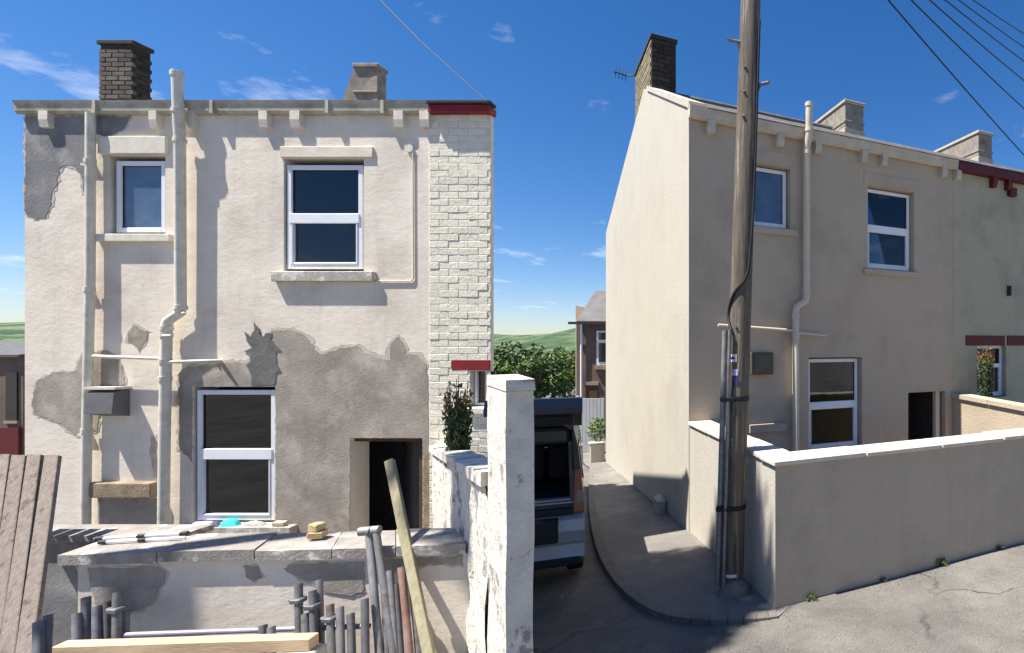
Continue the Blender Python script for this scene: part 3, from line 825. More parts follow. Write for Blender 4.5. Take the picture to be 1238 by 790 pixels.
extr(mb, [(xe - .035, YJ), (xe, YJ), (xe - .17 * SK, .17), (xe - .035 - .17 * SK, .17)], FZ(492) - .002, FZ(449) + .002)
mb.build('wall', M['white_joint'], nb)
proto = brick_mesh('brick', .226, .06, .0765, M['white_brick'], .004)
proto.parent = nb
first = True
z = FZ(640); k = 0
while z < FZ(140):
    x = -.11 if k % 2 else 0.0
    while x < xe - .02:
        a, b = max(x, .004), min(x + .222, xe - .004)
        zc = z + .036
        if hole[2] - .03 < zc < hole[3] + .12 and b > nx_(547 if zc > hole[3] else 569):
            b = nx_(547 if zc > hole[3] else 569) - .004
        if b - a > .035:
            o = proto if first else copy_part(proto, nb)
            first = False
            o.location = ((a + b) / 2, .012 + random.uniform(-.003, .003), zc)
            o.rotation_euler = (random.uniform(-.02, .02), random.uniform(-.012, .012), random.uniform(-.02, .02))
            o.scale = ((b - a) / .222, 1, 1)
        x += .231
    z += .083; k += 1
mb = MB(); mb.bbox(nx_(523.5), xe + .03, -.10, .06, FZ(140), FZ(131)); mb.build('fascia', M['red_paint'], nb)
mb = MB(); mb.bbox(nx_(523.5), xe + .05, -.13, .02, FZ(131) + .002, FZ(127)); mb.build('gutter', M['black_felt'], nb)
mb = MB()
RX = [(.02, -.06, zt), (xe + .04, -.06, zt), (xe + .04 - 3.0 * SK, 3.0, zt + 1.38), (.02 - 3.0 * SK, 3.0, zt + 1.38)]
mb.hexa([(a, b, c - .05) for a, b, c in RX] + RX)
mb.add([(xe, .0, zt - .01), (xe - 3.0 * SK, 3.0, zt - .01), (xe - 3.0 * SK, 3.0, zt + 1.33)], [(0, 1, 2)])
mb.build('roof', M['slate'], nb)
mb = MB(); mb.bbox(nx_(547), xe - .005, -.02, .05, FZ(448), FZ(435)); mb.build('lintel', M['red_paint'], nb)
mb = MB(); mb.bbox(nx_(565), xe - .004, -.06, .10, FZ(500), FZ(493)); mb.build('sill', M['pvc_cream'], nb)
mb = MB(); mb.box(nx_(570), xe - .01, .10, .12, FZ(492) + .01, FZ(449) - .005); w = mb.build('window', M['car_glass'], nb)
mb = MB(); mb.bbox(nx_(570), nx_(573), .06, .125, FZ(492) + .01, FZ(449) - .005); mb.bbox(nx_(573), xe - .012, .06, .125, FZ(492) + .01, FZ(488)); mb.build('frame', M['pvc_white'], w)

# ------------------------------------------------------------------ LEFT: boundary wall, yard wall
bw = empty('boundary_wall', (-2.9, 4.7, gz(-2.9, 4.7)), 0, 'rough white painted boundary wall patched with grey mortar, ending in a taller pier', 'wall')
def bwp(d): return Vector((.6625 - .766 * d, d, 0))
nrm = Vector((.794, .608, 0))
off = bw.location
mb = MB()
stops = [6.05, 5.6, 5.2, 4.8, 4.4, 4.0, 3.6, 3.25, 3.06]
def topz(d): return ZE + (-1.24 + (6.05 - d) * .135)
rnd = random.Random(5)
rows = 9
vs = []; NL = 36
for i in range(NL + 1):
    d = 6.05 + (3.06 - 6.05) * i / NL
    p = bwp(d); zb_ = gz(p.x, p.y) - .1
    for k in range(rows + 1):
        zz = zb_ + (topz(d) - zb_) * k / rows
        q = p + nrm * (rnd.uniform(-.018, .018)) + Vector((0, 0, zz))
        vs.append(q - off)
nr = rows + 1
mb.add(vs, [(i * nr + k, (i + 1) * nr + k, (i + 1) * nr + k + 1, i * nr + k + 1) for i in range(NL) for k in range(rows)], True)
n0 = []
for i in range(NL + 1):
    d = 6.05 + (3.06 - 6.05) * i / NL
    p = bwp(d) + nrm * .15
    n0 += [p + Vector((0, 0, gz(p.x, p.y) - .1)) - off, p + Vector((0, 0, topz(d))) - off, bwp(d) + Vector((0, 0, topz(d))) - off]
mb.add(n0, [(i * 3, i * 3 + 1, i * 3 + 4, i * 3 + 3) for i in range(NL)] + [(i * 3 + 1, i * 3 + 2, i * 3 + 5, i * 3 + 4) for i in range(NL)])
mb.build('wall_body', M['white_stone_wall'], bw, recalc=False)
# rough coping stones
edges = [6.05, 5.55, 5.1, 4.55, 4.1, 3.62, 3.3, 3.06]
for a, b in zip(edges[:-1], edges[1:]):
    mb = MB()
    A, B = bwp(a - .006) - nrm * .035, bwp(b + .006) - nrm * .035
    C_, D_ = bwp(b + .006) + nrm * .18, bwp(a - .006) + nrm * .18
    h0, h1 = topz(a) + .004, topz(b) + .004
    t = rnd.uniform(.06, .09)
    ring = [A, B, C_, D_]; hs = [h0, h1, h1, h0]
    mb.hexa([p + Vector((0, 0, h)) - off for p, h in zip(ring, hs)] + [p * 1 + Vector((0, 0, h + t + rnd.uniform(-.012, .012))) - off for p, h in zip(ring, hs)])
    mb.build('coping_stone', M['white_stone_wall'], bw)
mb = MB()
p0, p1 = bwp(3.05), bwp(2.625)
ring = [p0, p1, p1 + nrm * .13, p0 + nrm * .16]
zp = ZE - .235
pb = ZE - 2.75
n = 10
vs = []
for k in range(n + 1):
    zz = pb + (zp - pb) * k / n
    for p in ring: vs.append(p + Vector((rnd.uniform(-.004, .004), rnd.uniform(-.006, .006), zz)) - off)
mb.add(vs, [(k * 4 + i, k * 4 + (i + 1) % 4, (k + 1) * 4 + (i + 1) % 4, (k + 1) * 4 + i) for k in range(n) for i in range(4)] + [(n * 4, n * 4 + 1, n * 4 + 2, n * 4 + 3)], False)
mb.build('pier', M['white_stone_wall'], bw)
mb = MB()
c0 = sum(ring, Vector()) / 4
big = [c0 + (p - c0) * 1.07 for p in ring]
mb.hexa([p + Vector((0, 0, zp + .003)) - off for p in big] + [c0 + (p - c0) * .98 + Vector((0, 0, zp + .06)) - off for p in big])
mb.build('pier_cap', M['white_stone_wall'], bw)

FLc, FRc, BRc, BLc = Vector((-4.84, 3.50, 0)), Vector((-2.175, 3.68, 0)), Vector((-2.46, 4.02, 0)), Vector((-4.90, 3.84, 0))
ZC = ZE - 1.42
yw = empty('yard_wall', (-3.6, 3.7, gz(-3.6, 3.7)), 0, 'low rendered yard wall with broad stone coping in front of the patched house', 'wall')
off = yw.location
t = (FRc - FLc).normalized(); nn = Vector((t.y, -t.x, 0))     # towards the camera
w0, w1 = FLc + t * .09 - nn * .035, FRc - nn * .035
mb = MB()
ring = [w0, w1, w1 - nn * .2, w0 - nn * .2]
zb0 = gz(-3.6, 3.6) - .2
mb.hexa([p + Vector((0, 0, zb0)) - off for p in ring] + [p + Vector((0, 0, ZC - .075)) - off for p in ring])
mb.build('wall_body', M['old_render'], yw)
cuts = [0, .235, .47, .66, .82, 1]
for a, b in zip(cuts[:-1], cuts[1:]):
    A, B = FLc.lerp(FRc, a + .0012), FLc.lerp(FRc, b - .0012)
    C_, D_ = BLc.lerp(BRc, b - .0012), BLc.lerp(BRc, a + .0012)
    mb = MB(); dz = rnd.uniform(-.006, .006)
    mb.hexa([p + Vector((0, 0, ZC - .07 + dz)) - off for p in (A, B, C_, D_)] + [p + Vector((0, 0, ZC + dz)) - off for p in (A, B, C_, D_)])
    mb.build('coping_stone', M['coping_old'], yw)
# patches on its front: child frame aligned with the wall face
ang = math.atan2(t.y, t.x)
def ywall_poly(pts):
    out = []
    for px, py in pts:
        ax = (px - PX0) / FPX
        # intersect with the front face line w0 + s t
        s = (w0.x - ax * w0.y) / (ax * t.y - t.x)
        d = w0.y + s * t.y
        out.append((s, ZE + (PY0 - py) / FPX * d))
    return out
for pts, m, sd in (([(108, 688), (190, 684), (203, 692), (200, 705), (193, 712), (188, 725), (172, 738), (150, 742), (120, 735), (112, 715)], M['cement'], 21),
                   ([(343, 687), (360, 682), (440, 680), (440, 716), (425, 721), (410, 718), (395, 716), (378, 704), (362, 699)], M['cement'], 22),
                   ([(295, 685), (312, 684), (318, 698), (308, 703), (300, 696)], M['cement'], 23),
                   ([(455, 679), (560, 672), (560, 684), (520, 682), (490, 690), (458, 690)], M['cement'], 24)):
    for poly_, mm, sd_, y_, nm in ((ywall_poly(pts), m, sd, -.006, 'render_patch'), (grow(ywall_poly(pts), .012), M['skim'], sd + 40, -.003, 'skim_coat')):
        o = patch(yw, poly_, mm, seed=sd_, amp=.01, y=y_, name=nm)
        o.location = Vector((w0.x, w0.y, 0)) - Vector((off.x, off.y, off.z)); o.rotation_euler = (0, 0, ang)
    o.location = Vector((w0.x, w0.y, 0)) - Vector((off.x, off.y, off.z)); o.rotation_euler = (0, 0, ang)
# return wall to the left behind the boards, shade put into its dark colour
rw = empty('return_wall', (-5.9, 4.3, gz(-5.9, 4.3)), 0, 'low stone wall coloured dark for shade behind the leaning boards', 'wall')
off = rw.location
mb = MB(); zt2 = ZE - 1.62
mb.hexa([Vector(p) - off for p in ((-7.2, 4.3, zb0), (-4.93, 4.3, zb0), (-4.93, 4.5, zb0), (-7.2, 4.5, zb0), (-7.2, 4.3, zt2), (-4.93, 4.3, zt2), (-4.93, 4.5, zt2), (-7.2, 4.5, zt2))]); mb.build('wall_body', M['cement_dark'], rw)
mb = MB(); mb.hexa([Vector(p) - off for p in ((-7.2, 4.26, zt2), (-4.9, 4.26, zt2), (-4.9, 4.54, zt2), (-7.2, 4.54, zt2), (-7.2, 4.26, zt2 + .05), (-4.9, 4.26, zt2 + .05), (-4.9, 4.54, zt2 + .05), (-7.2, 4.54, zt2 + .05))]); mb.build('coping_stone', M['coping_old'], rw)

# ------------------------------------------------------------------ LEFT: builder's materials
def tube_thing(name, a, b, r, m, label, cat, group=None, n=14):
    a, b = Vector(a), Vector(b)
    lo = a if a.z < b.z else b
    mb = MB()
    mb.tube([a - lo, b - lo], r, n, cap=False)
    d = (b - a).normalized()
    mb.tube([a - lo, b - lo], r * .86, n, cap=False)
    # end rings
    for p, s in ((a - lo, 1), (b - lo, -1)):
        up = Vector((0, 0, 1)) if abs(d.z) < .9 else Vector((1, 0, 0))
        u = d.cross(up).normalized(); v = u.cross(d)
        o_ = [p + (u * math.cos(2 * math.pi * k / n) + v * math.sin(2 * math.pi * k / n)) * r for k in range(n)]
        i_ = [p + (u * math.cos(2 * math.pi * k / n) + v * math.sin(2 * math.pi * k / n)) * r * .86 for k in range(n)]
        mb.add(o_ + i_, [(k, (k + 1) % n, n + (k + 1) % n, n + k) for k in range(n)])
    o = mb.build(name, m)
    o.location = lo
    return tag(o, label, cat, group)
def lean(px0, py0, d0, px1, d1):
    """top point at a pixel; foot on the yard floor under pixel column px1 at depth d1"""
    a = at(px0, py0, d0)
    x = (px1 - PX0) / FPX * d1
    return a, Vector((x, d1, gz(x, d1) + .012))
grp = 'scaffold tubes stacked against the yard wall'
tubes = [
    (46, 752, 3.30, 48, 3.10, 'dull_steel', 'dark short scaffold tube standing at the foot of the boards'),
    (58, 744, 3.36, 52, 3.15, 'dull_steel', 'dark scaffold tube just right of the leaning boards'),
    (104, 722, 3.38, 103, 3.20, 'galv', 'leftmost grey scaffold tube standing clear of the boards'),
    (117, 733, 3.36, 118, 3.18, 'dull_steel', 'dark grey scaffold tube, second in the left cluster'),
    (129, 728, 3.39, 130, 3.22, 'dull_steel', 'slim dark tube, third in the left cluster'),
    (142, 716, 3.37, 139, 3.19, 'galv', 'tallest tube of the left cluster in front of the round cement patch'),
    (361, 706, 3.46, 363, 3.26, 'galv', 'short grey scaffold tube left of the middle cluster'),
    (378, 714, 3.44, 384, 3.24, 'dull_steel', 'dark scaffold tube second in the middle cluster'),
    (386, 701, 3.50, 392, 3.33, 'galv', 'slim tall grey tube in the middle cluster'),
    (399, 731, 3.42, 404, 3.22, 'galv', 'grey scaffold tube beside the beam end'),
    (411, 734, 3.43, 414, 3.22, 'galv', 'grey scaffold tube at the right of the middle cluster'),
    (441, 724, 3.43, 443, 3.22, 'dull_steel', 'dark thick scaffold tube below the tee piece'),
    (318, 756, 3.32, 319, 3.14, 'dull_steel', 'dark tube end just above the pale beam'),
    (328, 758, 3.31, 329, 3.13, 'galv', 'grey tube end beside the dark one on the pale beam'),
    (93, 742, 3.33, 92, 3.14, 'galv', 'short grey tube stub at the left end of the beam'),
    (151, 738, 3.40, 150, 3.24, 'dull_steel', 'short dark tube at the right of the left cluster'),
    (369, 742, 3.40, 372, 3.20, 'galv', 'low grey tube stub in front of the middle cluster'),
    (424, 742, 3.45, 428, 3.25, 'dull_steel', 'low dark tube between the middle cluster and the thick tube'),
    (453, 716, 3.50, 462, 3.28, 'dull_steel', 'slim dark tube between the two props'),
    (464, 706, 3.55, 472, 3.30, 'galv', 'slim pale tube left of the long grey one'),
    (479, 706, 3.56, 490, 3.31, 'dull_steel', 'slim dark tube squeezed beside the rusty tube'),
    (497, 692, 3.60, 512, 3.33, 'galv', 'slim grey tube between the rusty tube and the batten'),
    (471, 690, 3.57, 484, 3.30, 'galv', 'long grey scaffold tube leaning left of the rusty one'),
    (485, 686, 3.57, 503, 3.30, 'rusty_steel', 'long rusty brown scaffold tube leaning beside the olive batten'),
]
for px, py, d0, px1, d1, m, lab in tubes:
    a, b = lean(px, py, d0, px1, d1)
    o = tube_thing('scaffold_tube', a, b, .0225 if 'slim' not in lab else .019, M[m], lab, 'scaffold tube', grp)
    # a clip on some of the tubes
    if px in (142, 361, 378, 399):
        mb = MB(); q = a.lerp(b, .12) - b
        mb.bbox(q.x - .037, q.x + .033, q.y - .035, q.y + .033, q.z - .016, q.z + .016, .006); mb.bbox(q.x - .065, q.x - .03, q.y - .012, q.y + .012, q.z - .01, q.z + .01)
        mb.build('tube_clip', M['dull_steel'], o)
# the two props joined by a tee piece
pr_ = empty('tee_prop', at(462, 790, 3.36), 0, 'pair of grey steel props with a cross piece resting on the coping', 'prop')
off = pr_.location
mb = MB()
a1, b1 = at(446, 645, 3.62), at(466, 800, 3.28); b1.z = gz(b1.x, b1.y) + .012
a2, b2 = at(455, 645, 3.62), at(487, 800, 3.30); b2.z = gz(b2.x, b2.y) + .012
for a, b in ((a1, b1), (a2, b2)):
    mb = MB(); mb.tube([a - off, b - off], .0235, 14); mb.build('shaft', M['galv'], pr_)
mb = MB(); mb.tube([at(435, 643, 3.62) - off, at(459, 641, 3.63) - off], .031, 14); mb.build('cross_piece', M['galv'], pr_)
mb = MB(); mb.tube([at(447, 643, 3.62) - off, at(449, 643, 3.62) - off], .036, 14); mb.build('collar', M['dull_steel'], pr_)

def plank(name, a, b, w, t, m, label, cat, group=None, wdir=Vector((1, 0, 0)), flat=False):
    a, b = Vector(a), Vector(b)
    lo = a if a.z < b.z else b
    d = (b - a).normalized(); wd = wdir.normalized() if flat else (wdir - d * wdir.dot(d)).normalized(); nd = d.cross(wd).normalized()
    mb = MB()
    ring = [wd * (-w / 2) + nd * (-t / 2), wd * (w / 2) + nd * (-t / 2), wd * (w / 2) + nd * (t / 2), wd * (-w / 2) + nd * (t / 2)]
    mb.hexa([a - lo + p for p in ring] + [b - lo + p for p in ring])
    o = mb.build(name, m); o.location = lo
    mod = o.modifiers.new('bevel', 'BEVEL'); mod.width = .004; mod.segments = 1
    return tag(o, label, cat, group)
labs = ['weathered brown board leaning at the far left edge of the wall', 'weathered board second from the left with a dark knot stain', 'weathered board third from the left against the dark wall', 'weathered board nearest the yard wall coping in the leaning row']
for i, (pt, pbm) in enumerate(((6, -26), (24.5, -7), (43.5, 12.5), (64.5, 33))):
    a = at(pt, 550 + (i % 2) * 1.0, 4.28); b = at(pbm, 778, 3.55)
    dirn = (b - a); k = (gz(b.x, b.y) + .02 - a.z) / dirn.z
    b = a + dirn * k
    plank('board', a, b, .110 + .005 * (i % 2), .034, M['weathered_board'], labs[i], 'board', 'boards leaning at the left', flat=True)
a = at(471, 557, 3.98); b = at(516, 778, 3.36); dirn = b - a; b = a + dirn * ((gz(b.x, b.y) + .02 - a.z) / dirn.z)
plank('batten', a, b, .062, .04, M['olive_timber'], 'long olive timber batten leaning across the coping before the doorway', 'batten')
bm_a, bm_b = at(72, 786, 3.02), at(380, 776, 3.14)
plank('beam', bm_a, bm_b, .075, .075, M['pale_timber'], 'pale new timber beam lying across in front of the tubes', 'beam', wdir=Vector((0, 0, 1)))
o = tube_thing('pole', at(150, 768, 3.34), at(447, 757, 3.47), .017, M['lilac_pole'], 'long lilac grey pole lying level along the yard wall', 'pole')
# trestle blocks that carry beam and pole below the view
for px, d in ((160, 3.05), (360, 3.10)):
    q = at(px, 790, d); z0 = gz(q.x, q.y)
    zt_ = bm_a.lerp(bm_b, (px - 72) / 308).z - .040
    mb = MB(); mb.bbox(-.1, .1, -.1, .1, 0, zt_ - z0, .01)
    o = mb.build('block_stack', M['concrete']); o.location = (q.x, q.y, z0)
    tag(o, ('left' if px < 200 else 'right') + ' concrete block support under the pale beam', 'block', 'block supports under the beam')

# things lying on the coping and the sill
def on_coping(px, py):
    ax, az = (px - PX0) / FPX, (PY0 - py) / FPX
    d = (ZC - ZE) / az
    return Vector((ax * d, d, ZC))
for i, (a, b, r) in enumerate((((115, 655), (226, 648), .012), ((119, 659), (224, 653), .010), ((170, 650), (222, 646.5), .010))):
    A, B = on_coping(*a), on_coping(*b)
    A.z = B.z = ZC + .008 + r
    mb = MB(); mb.tube([A - A, B - A], r, 10); o = mb.build('plastic_strip', M['pvc_white']); o.location = A
    for f in ((.05, .5, .97)[:3 - i] if i < 2 else ()):
        mb = MB(); q = (B - A) * f; tt = (B - A).normalized() * .022; mb.tube([q - tt, q + tt], r * 1.35, 10); mb.build('clip', M['car_plastic'], o)
    tag(o, ('longest white plastic pipe strip lying on the coping', 'white plastic strip at the front edge of the coping', 'short white plastic strip nearest the house on the coping')[i], 'plastic strip', 'plastic strips on the coping')
def rough_block(name, c, sx, sy, sz, rz, m, label, cat, group=None):
    mb = MB(); mb.bbox(-sx / 2, sx / 2, -sy / 2, sy / 2, 0, sz, min(sx, sy, sz) * .14)
    rr = random.Random(hash(label) % 1000)
    mb.v = [(x + rr.uniform(-.004, .004), y + rr.uniform(-.004, .004), z_ + (rr.uniform(-.004, .004) if z_ > .005 else 0)) for x, y, z_ in mb.v]
    o = mb.build(name, m); o.location = c; o.rotation_euler = (0, 0, rz)
    return tag(o, label, cat, group)
c = on_coping(380, 653); rough_block('sandstone_block', c + Vector((0, .03, .007)), .095, .085, .05, .2, M['sandstone'], 'small buff sandstone block lying on the coping', 'stone', 'sandstone blocks on the coping')
rough_block('sandstone_block', c + Vector((-.012, .035, .058)), .08, .075, .052, -.15, M['sandstone'], 'small buff sandstone block stacked on the other one', 'stone', 'sandstone blocks on the coping')
mbz = FZ(634)
rough_block('stone_slab', Vector((FX(344), D - .055, mbz)), .14, .07, .05, 0, M['chimney_pale'], 'pale stone slab at the right end of the lower sill', 'stone')
def crumple(name, c, sx, sy, sz, m, label, cat, seed):
    rr = random.Random(seed)
    mb = MB(); n = 9; vs = []
    for i in range(n):
        for j in range(n):
            u, v = i / (n - 1) - .5, j / (n - 1) - .5
            e = max(0, 1 - (2 * abs(u)) ** 4) * max(0, 1 - (2 * abs(v)) ** 4)
            vs.append((u * sx * (1 + rr.uniform(-.06, .06)), v * sy, e * sz * rr.uniform(.55, 1.0)))
    mb.add(vs, [(i * n + j, (i + 1) * n + j, (i + 1) * n + j + 1, i * n + j + 1) for i in range(n - 1) for j in range(n - 1)], True)
    mb.add([(x, y, -.0005) for x, y, z_ in vs], [(i * n + j, i * n + j + 1, (i + 1) * n + j + 1, (i + 1) * n + j) for i in range(n - 1) for j in range(n - 1)])
    o = mb.build(name, m); o.location = c
    return tag(o, label, cat, 'cloths and rags on the lower sill')
ysill = D - .04
crumple('rag', (FX(283), ysill, mbz + .001), .20, .10, .085, M['cyan_cloth'], 'bright turquoise cloth crumpled on the lower sill', 'cloth', 1)
crumple('rag', (FX(251), ysill, mbz + .001), .28, .09, .055, M['lilac_cloth'], 'lilac grey cloth on the left of the lower sill', 'cloth', 2)
crumple('rag', (FX(267), ysill - .02, mbz + .004), .12, .07, .055, M['navy_cloth'], 'dark navy rag beside the turquoise cloth', 'cloth', 3)
crumple('rag', (FX(311), ysill, mbz + .001), .26, .09, .06, M['blind'], 'grey rag on the right of the lower sill', 'cloth', 4)

# ------------------------------------------------------------------ plants
def leaves(mb, c, rx, ry, rz_, n, size, rnd, upright=False, zbias=0):
    for _ in range(n):
        while True:
            p = Vector((rnd.uniform(-1, 1), rnd.uniform(-1, 1), rnd.uniform(-1, 1)))
            if p.length <= 1: break
        q = Vector((c[0] + p.x * rx, c[1] + p.y * ry, c[2] + p.z * rz_))
        a = Vector((rnd.gauss(0, 1), rnd.gauss(0, 1), rnd.gauss(0, .7) + (1.6 if upright else 0))).normalized()
        b = a.cross(Vector((rnd.gauss(0, 1), rnd.gauss(0, 1), rnd.gauss(0, 1)))).normalized()
        s = size * rnd.uniform(.6, 1.3)
        w = s * (.28 if upright else .45)
        mb.add([q - a * s * .5, q + b * w * .5, q + a * s * .5, q - b * w * .5], [(0, 1, 2, 3)])

def upright_shrub(loc, h0, h1, r, label, seed, tip=True):
    rnd = random.Random(seed)
    root = empty('upright_shrub', loc, 0, label, 'shrub')
    mb = MB()
    for _ in range(13):
        a = rnd.uniform(0, 6.28); rr = rnd.uniform(.1, .8) * r
        mb.tube([(rr * .25 * math.cos(a), rr * .25 * math.sin(a), 0), (rr * .6 * math.cos(a), rr * .6 * math.sin(a), h0), (rr * math.cos(a), rr * math.sin(a), h0 + (h1 - h0) * rnd.uniform(.7, 1))], [.008, .006, .003], 5)
    mb.build('stems', M['bark'], root)
    mb = MB(); mt = MB()
    for _ in range(46):
        a = rnd.uniform(0, 6.28); rr = math.sqrt(rnd.random()) * r * .85
        top = h1 - (h1 - h0) * (.30 * rnd.random() + .15 * rr / r)
        k = int(26)
        for j in range(k):
            zz = h0 + (top - h0) * (j + rnd.random()) / k
            f = .55 + .45 * (zz - h0) / (h1 - h0)
            tgt = mt if tip and zz > h0 + (h1 - h0) * .68 and rnd.random() < .55 else mb
            leaves(tgt, (rr * f * math.cos(a), rr * f * math.sin(a), zz), .035, .035, .02, 3, .06, rnd, True)
    mb.build('foliage', M['leaf_dark'], root)
    if tip: mt.build('flower_tips', M['leaf_orange'], root)
    return root
sx, sy = -3.02, 4.98
g_ = gz(sx, sy)
upright_shrub((sx, sy, g_), ZE - 1.32 - g_, ZE - .30 - g_, .16, 'upright evergreen shrub with orange tips behind the white boundary wall', 3)

def tree(x, y, h, r, label, seed, leafm, n=2600, size=.5):
    rnd = random.Random(seed)
    z0 = gz(x, y)
    root = empty('tree', (x, y, z0), 0, label, 'tree', 'trees beyond the lane')
    mb = MB(); mb.tube([(0, 0, -.2), (.1, 0, h * .3), (.15, .1, h * .55), (.1, .1, h * .8)], [.22, .17, .11, .04], 8)
    for _ in range(7):
        a = rnd.uniform(0, 6.28); zz = h * rnd.uniform(.3, .6)
        mb.tube([(.1, .05, zz), (r * .35 * math.cos(a), r * .35 * math.sin(a), zz + h * .15), (r * .7 * math.cos(a), r * .7 * math.sin(a), zz + h * .25)], [.09, .06, .02], 6)
    mb.build('trunk', M['bark'], root)
    mb = MB()
    for _ in range(22):
        a = rnd.uniform(0, 6.28); e = rnd.uniform(-.5, 1)
        q = (r * .95 * math.cos(a) * math.cos(e) * rnd.uniform(.2, 1), r * .95 * math.sin(a) * math.cos(e) * rnd.uniform(.2, 1), h * .50 + h * .42 * math.sin(e) * rnd.uniform(.6, 1.1))
        s = r * rnd.uniform(.16, .46)
        leaves(mb, q, s, s, s * .8, n // 22, size, rnd)
    mb.build('crown', leafm, root)
for i, (px, d, h, r, m, lab) in enumerate(((668, 44, 5.0, 2.6, 'leaf_bright', 'bright green round tree left of the far stone house'), (650, 38, 4.4, 2.2, 'leaf', 'darker green tree behind the van roof'),
        (626, 46, 6.2, 3.2, 'leaf', 'broad green tree between the white brick house and the van'), (604, 40, 4.0, 2.4, 'leaf_bright', 'light green tree at the corner of the white brick house'), (682, 60, 6.4, 3.0, 'leaf', 'green tree touching the far stone gable'))):
    tree((px - PX0) / FPX * d, d, h, r, lab, 40 + i, M[m], size=.42)
def shade_tree(target, s, rx, rz_):  # unseen tree added along the sun's line to shade footpath and van
    rnd = random.Random(91)
    hx_, hy_ = -math.cos(SUN_AZ) * s, -math.sin(SUN_AZ) * s
    x, y = target[0] + hx_, target[1] + hy_
    zc_ = target[2] + math.tan(SUN_EL) * s
    z0 = gz(x, y)
    root = empty('tree', (x, y, z0), 0, 'tall leafy tree added beyond the left edge to shade the footpath', 'tree')
    hc = zc_ - z0
    mb = MB(); mb.tube([(0, 0, -.2), (.05, 0, hc * .4), (-.03, .05, hc * .75), (0, 0, hc + .5)], [.15, .12, .09, .03], 10)
    for _ in range(9):
        a = rnd.uniform(0, 6.28); zz = hc - rz_ * rnd.uniform(.3, .9)
        mb.tube([(0, 0, zz), (rx * .4 * math.cos(a), rx * .4 * math.sin(a), zz + .4), (rx * .85 * math.cos(a), rx * .85 * math.sin(a), zz + 1.0)], [.05, .035, .012], 6)
    mb.build('trunk', M['bark'], root)
    mb = MB()
    for _ in range(60):
        while True:
            p = Vector((rnd.uniform(-1, 1), rnd.uniform(-1, 1), rnd.uniform(-1, 1)))
            if p.length < 1: break
        r_ = rnd.uniform(.3, .5)
        leaves(mb, (p.x * (rx - .3), p.y * (rx - .3), hc + p.z * (rz_ - .3)), r_, r_, r_, 170, .17, rnd)
    mb.build('crown', M['leaf'], root)
shade_tree((-1.05, 5.0, ZE - 2.4), 6.3, 1.35, 1.55)
rnd = random.Random(77)
mb = MB()
for _ in range(90):
    x, y = rnd.uniform(-75, -6), rnd.uniform(75, 120)
    z0 = gz(x, y)
    s = rnd.uniform(2.0, 4.0)
    leaves(mb, (x, y, z0 + s * .7), s, s, s * .9, 90, 1.0, rnd)
o = mb.build('far_wood', M['leaf']); tag(o, 'band of green woodland on the valley floor', kind='stuff')

# ------------------------------------------------------------------ far house behind the gable, and the outbuilding at far left
d0 = 21.0
fx0 = (697 - PX0) / FPX * d0
fh = empty('stone_house', (fx0, d0, 0), R(4), 'brown stone house with slate roof seen beyond the cream gable', 'house')
zb_ = gz(fx0, d0) - .3; ze_ = ZE + (PY0 - 389) / FPX * d0; zr_ = ZE + (PY0 - 352) / FPX * (d0 + 3.0)
mb = MB(); mb.box(0, 7, 0, .3, zb_, ze_); mb.build('wall', M['far_stone_shaded'], fh)  # front wall in the darker stone copy, its shade coloured in
mb = MB(); mb.prism([(.002, zb_), (.002, ze_), (3.0, zr_ - .05), (6, ze_), (6, zb_)], 'x', -.01, .25)
# gable turned so that its face shows on the left
gb_ = mb.build('gable_wall', M['far_stone'], fh)
mb = MB()
mb.hexa([(-1.0, 3.2, zb_), (-.01, .004, zb_), (-.01, 6, zb_), (-1.0, 6, zb_), (-1.0, 3.2, ze_ + .9), (-.01, .004, ze_ - .02), (-.01, 6, ze_), (-1.0, 6, ze_ + .9)])
mb.build('gable_return', M['far_stone'], fh)
mb = MB()
mb.hexa([(-1.05, 3.1, ze_ + .9), (.05, -.15, ze_ - .06), (7, -.15, ze_ - .06), (7, 3.0, zr_ - .08), (-1.05, 3.1, ze_ + .98), (.05, -.15, ze_ + .02), (7, -.15, ze_ + .02), (7, 3.0, zr_)])
mb = MB()
mb.hexa([(.05, -.15, ze_ - .06), (7, -.15, ze_ - .06), (7, 3.0, zr_ - .08), (-.05, 3.0, zr_ - .08), (.05, -.15, ze_ + .02), (7, -.15, ze_ + .02), (7, 3.0, zr_), (-.05, 3.0, zr_)])
rf = mb.build('roof', M['far_slate'], fh)
mb = MB(); mb.box(-.25, 7, -.28, -.16, ze_ - .12, ze_ - .02); mb.build('gutter', M['black_felt'], fh)
mb = MB(); mb.tube([(.22, -.1, zb_ + .3), (.22, -.1, ze_ - .1)], .045, 8); mb.build('downpipe', M['pvc_white'], fh)
def fpx(px): return ((px - PX0) / FPX * d0 - fx0)
def fpz(py): return ZE + (PY0 - py) / FPX * d0
w = MB().box(fpx(721), fpx(745), -.04, .02, fpz(442), fpz(400)).build('window', M['pvc_white'], fh)
MB().box(fpx(723.5), fpx(732), -.06, -.03, fpz(411), fpz(402.5)).build('pane', M['car_glass'], w)
MB().box(fpx(723.5), fpx(732), -.06, -.03, fpz(438), fpz(415)).build('pane', M['car_glass'], w)
MB().bbox(fpx(719), fpx(747), -.12, .02, fpz(447), fpz(443)).build('sill', M['far_stone'], fh)
w = MB().box(fpx(708), fpx(722), -.04, .02, fpz(500), fpz(466)).build('door', M['dark_timber'], fh)
MB().bbox(fpx(706), fpx(724), -.08, .02, fpz(466), fpz(462)).build('lintel', M['far_stone'], w)
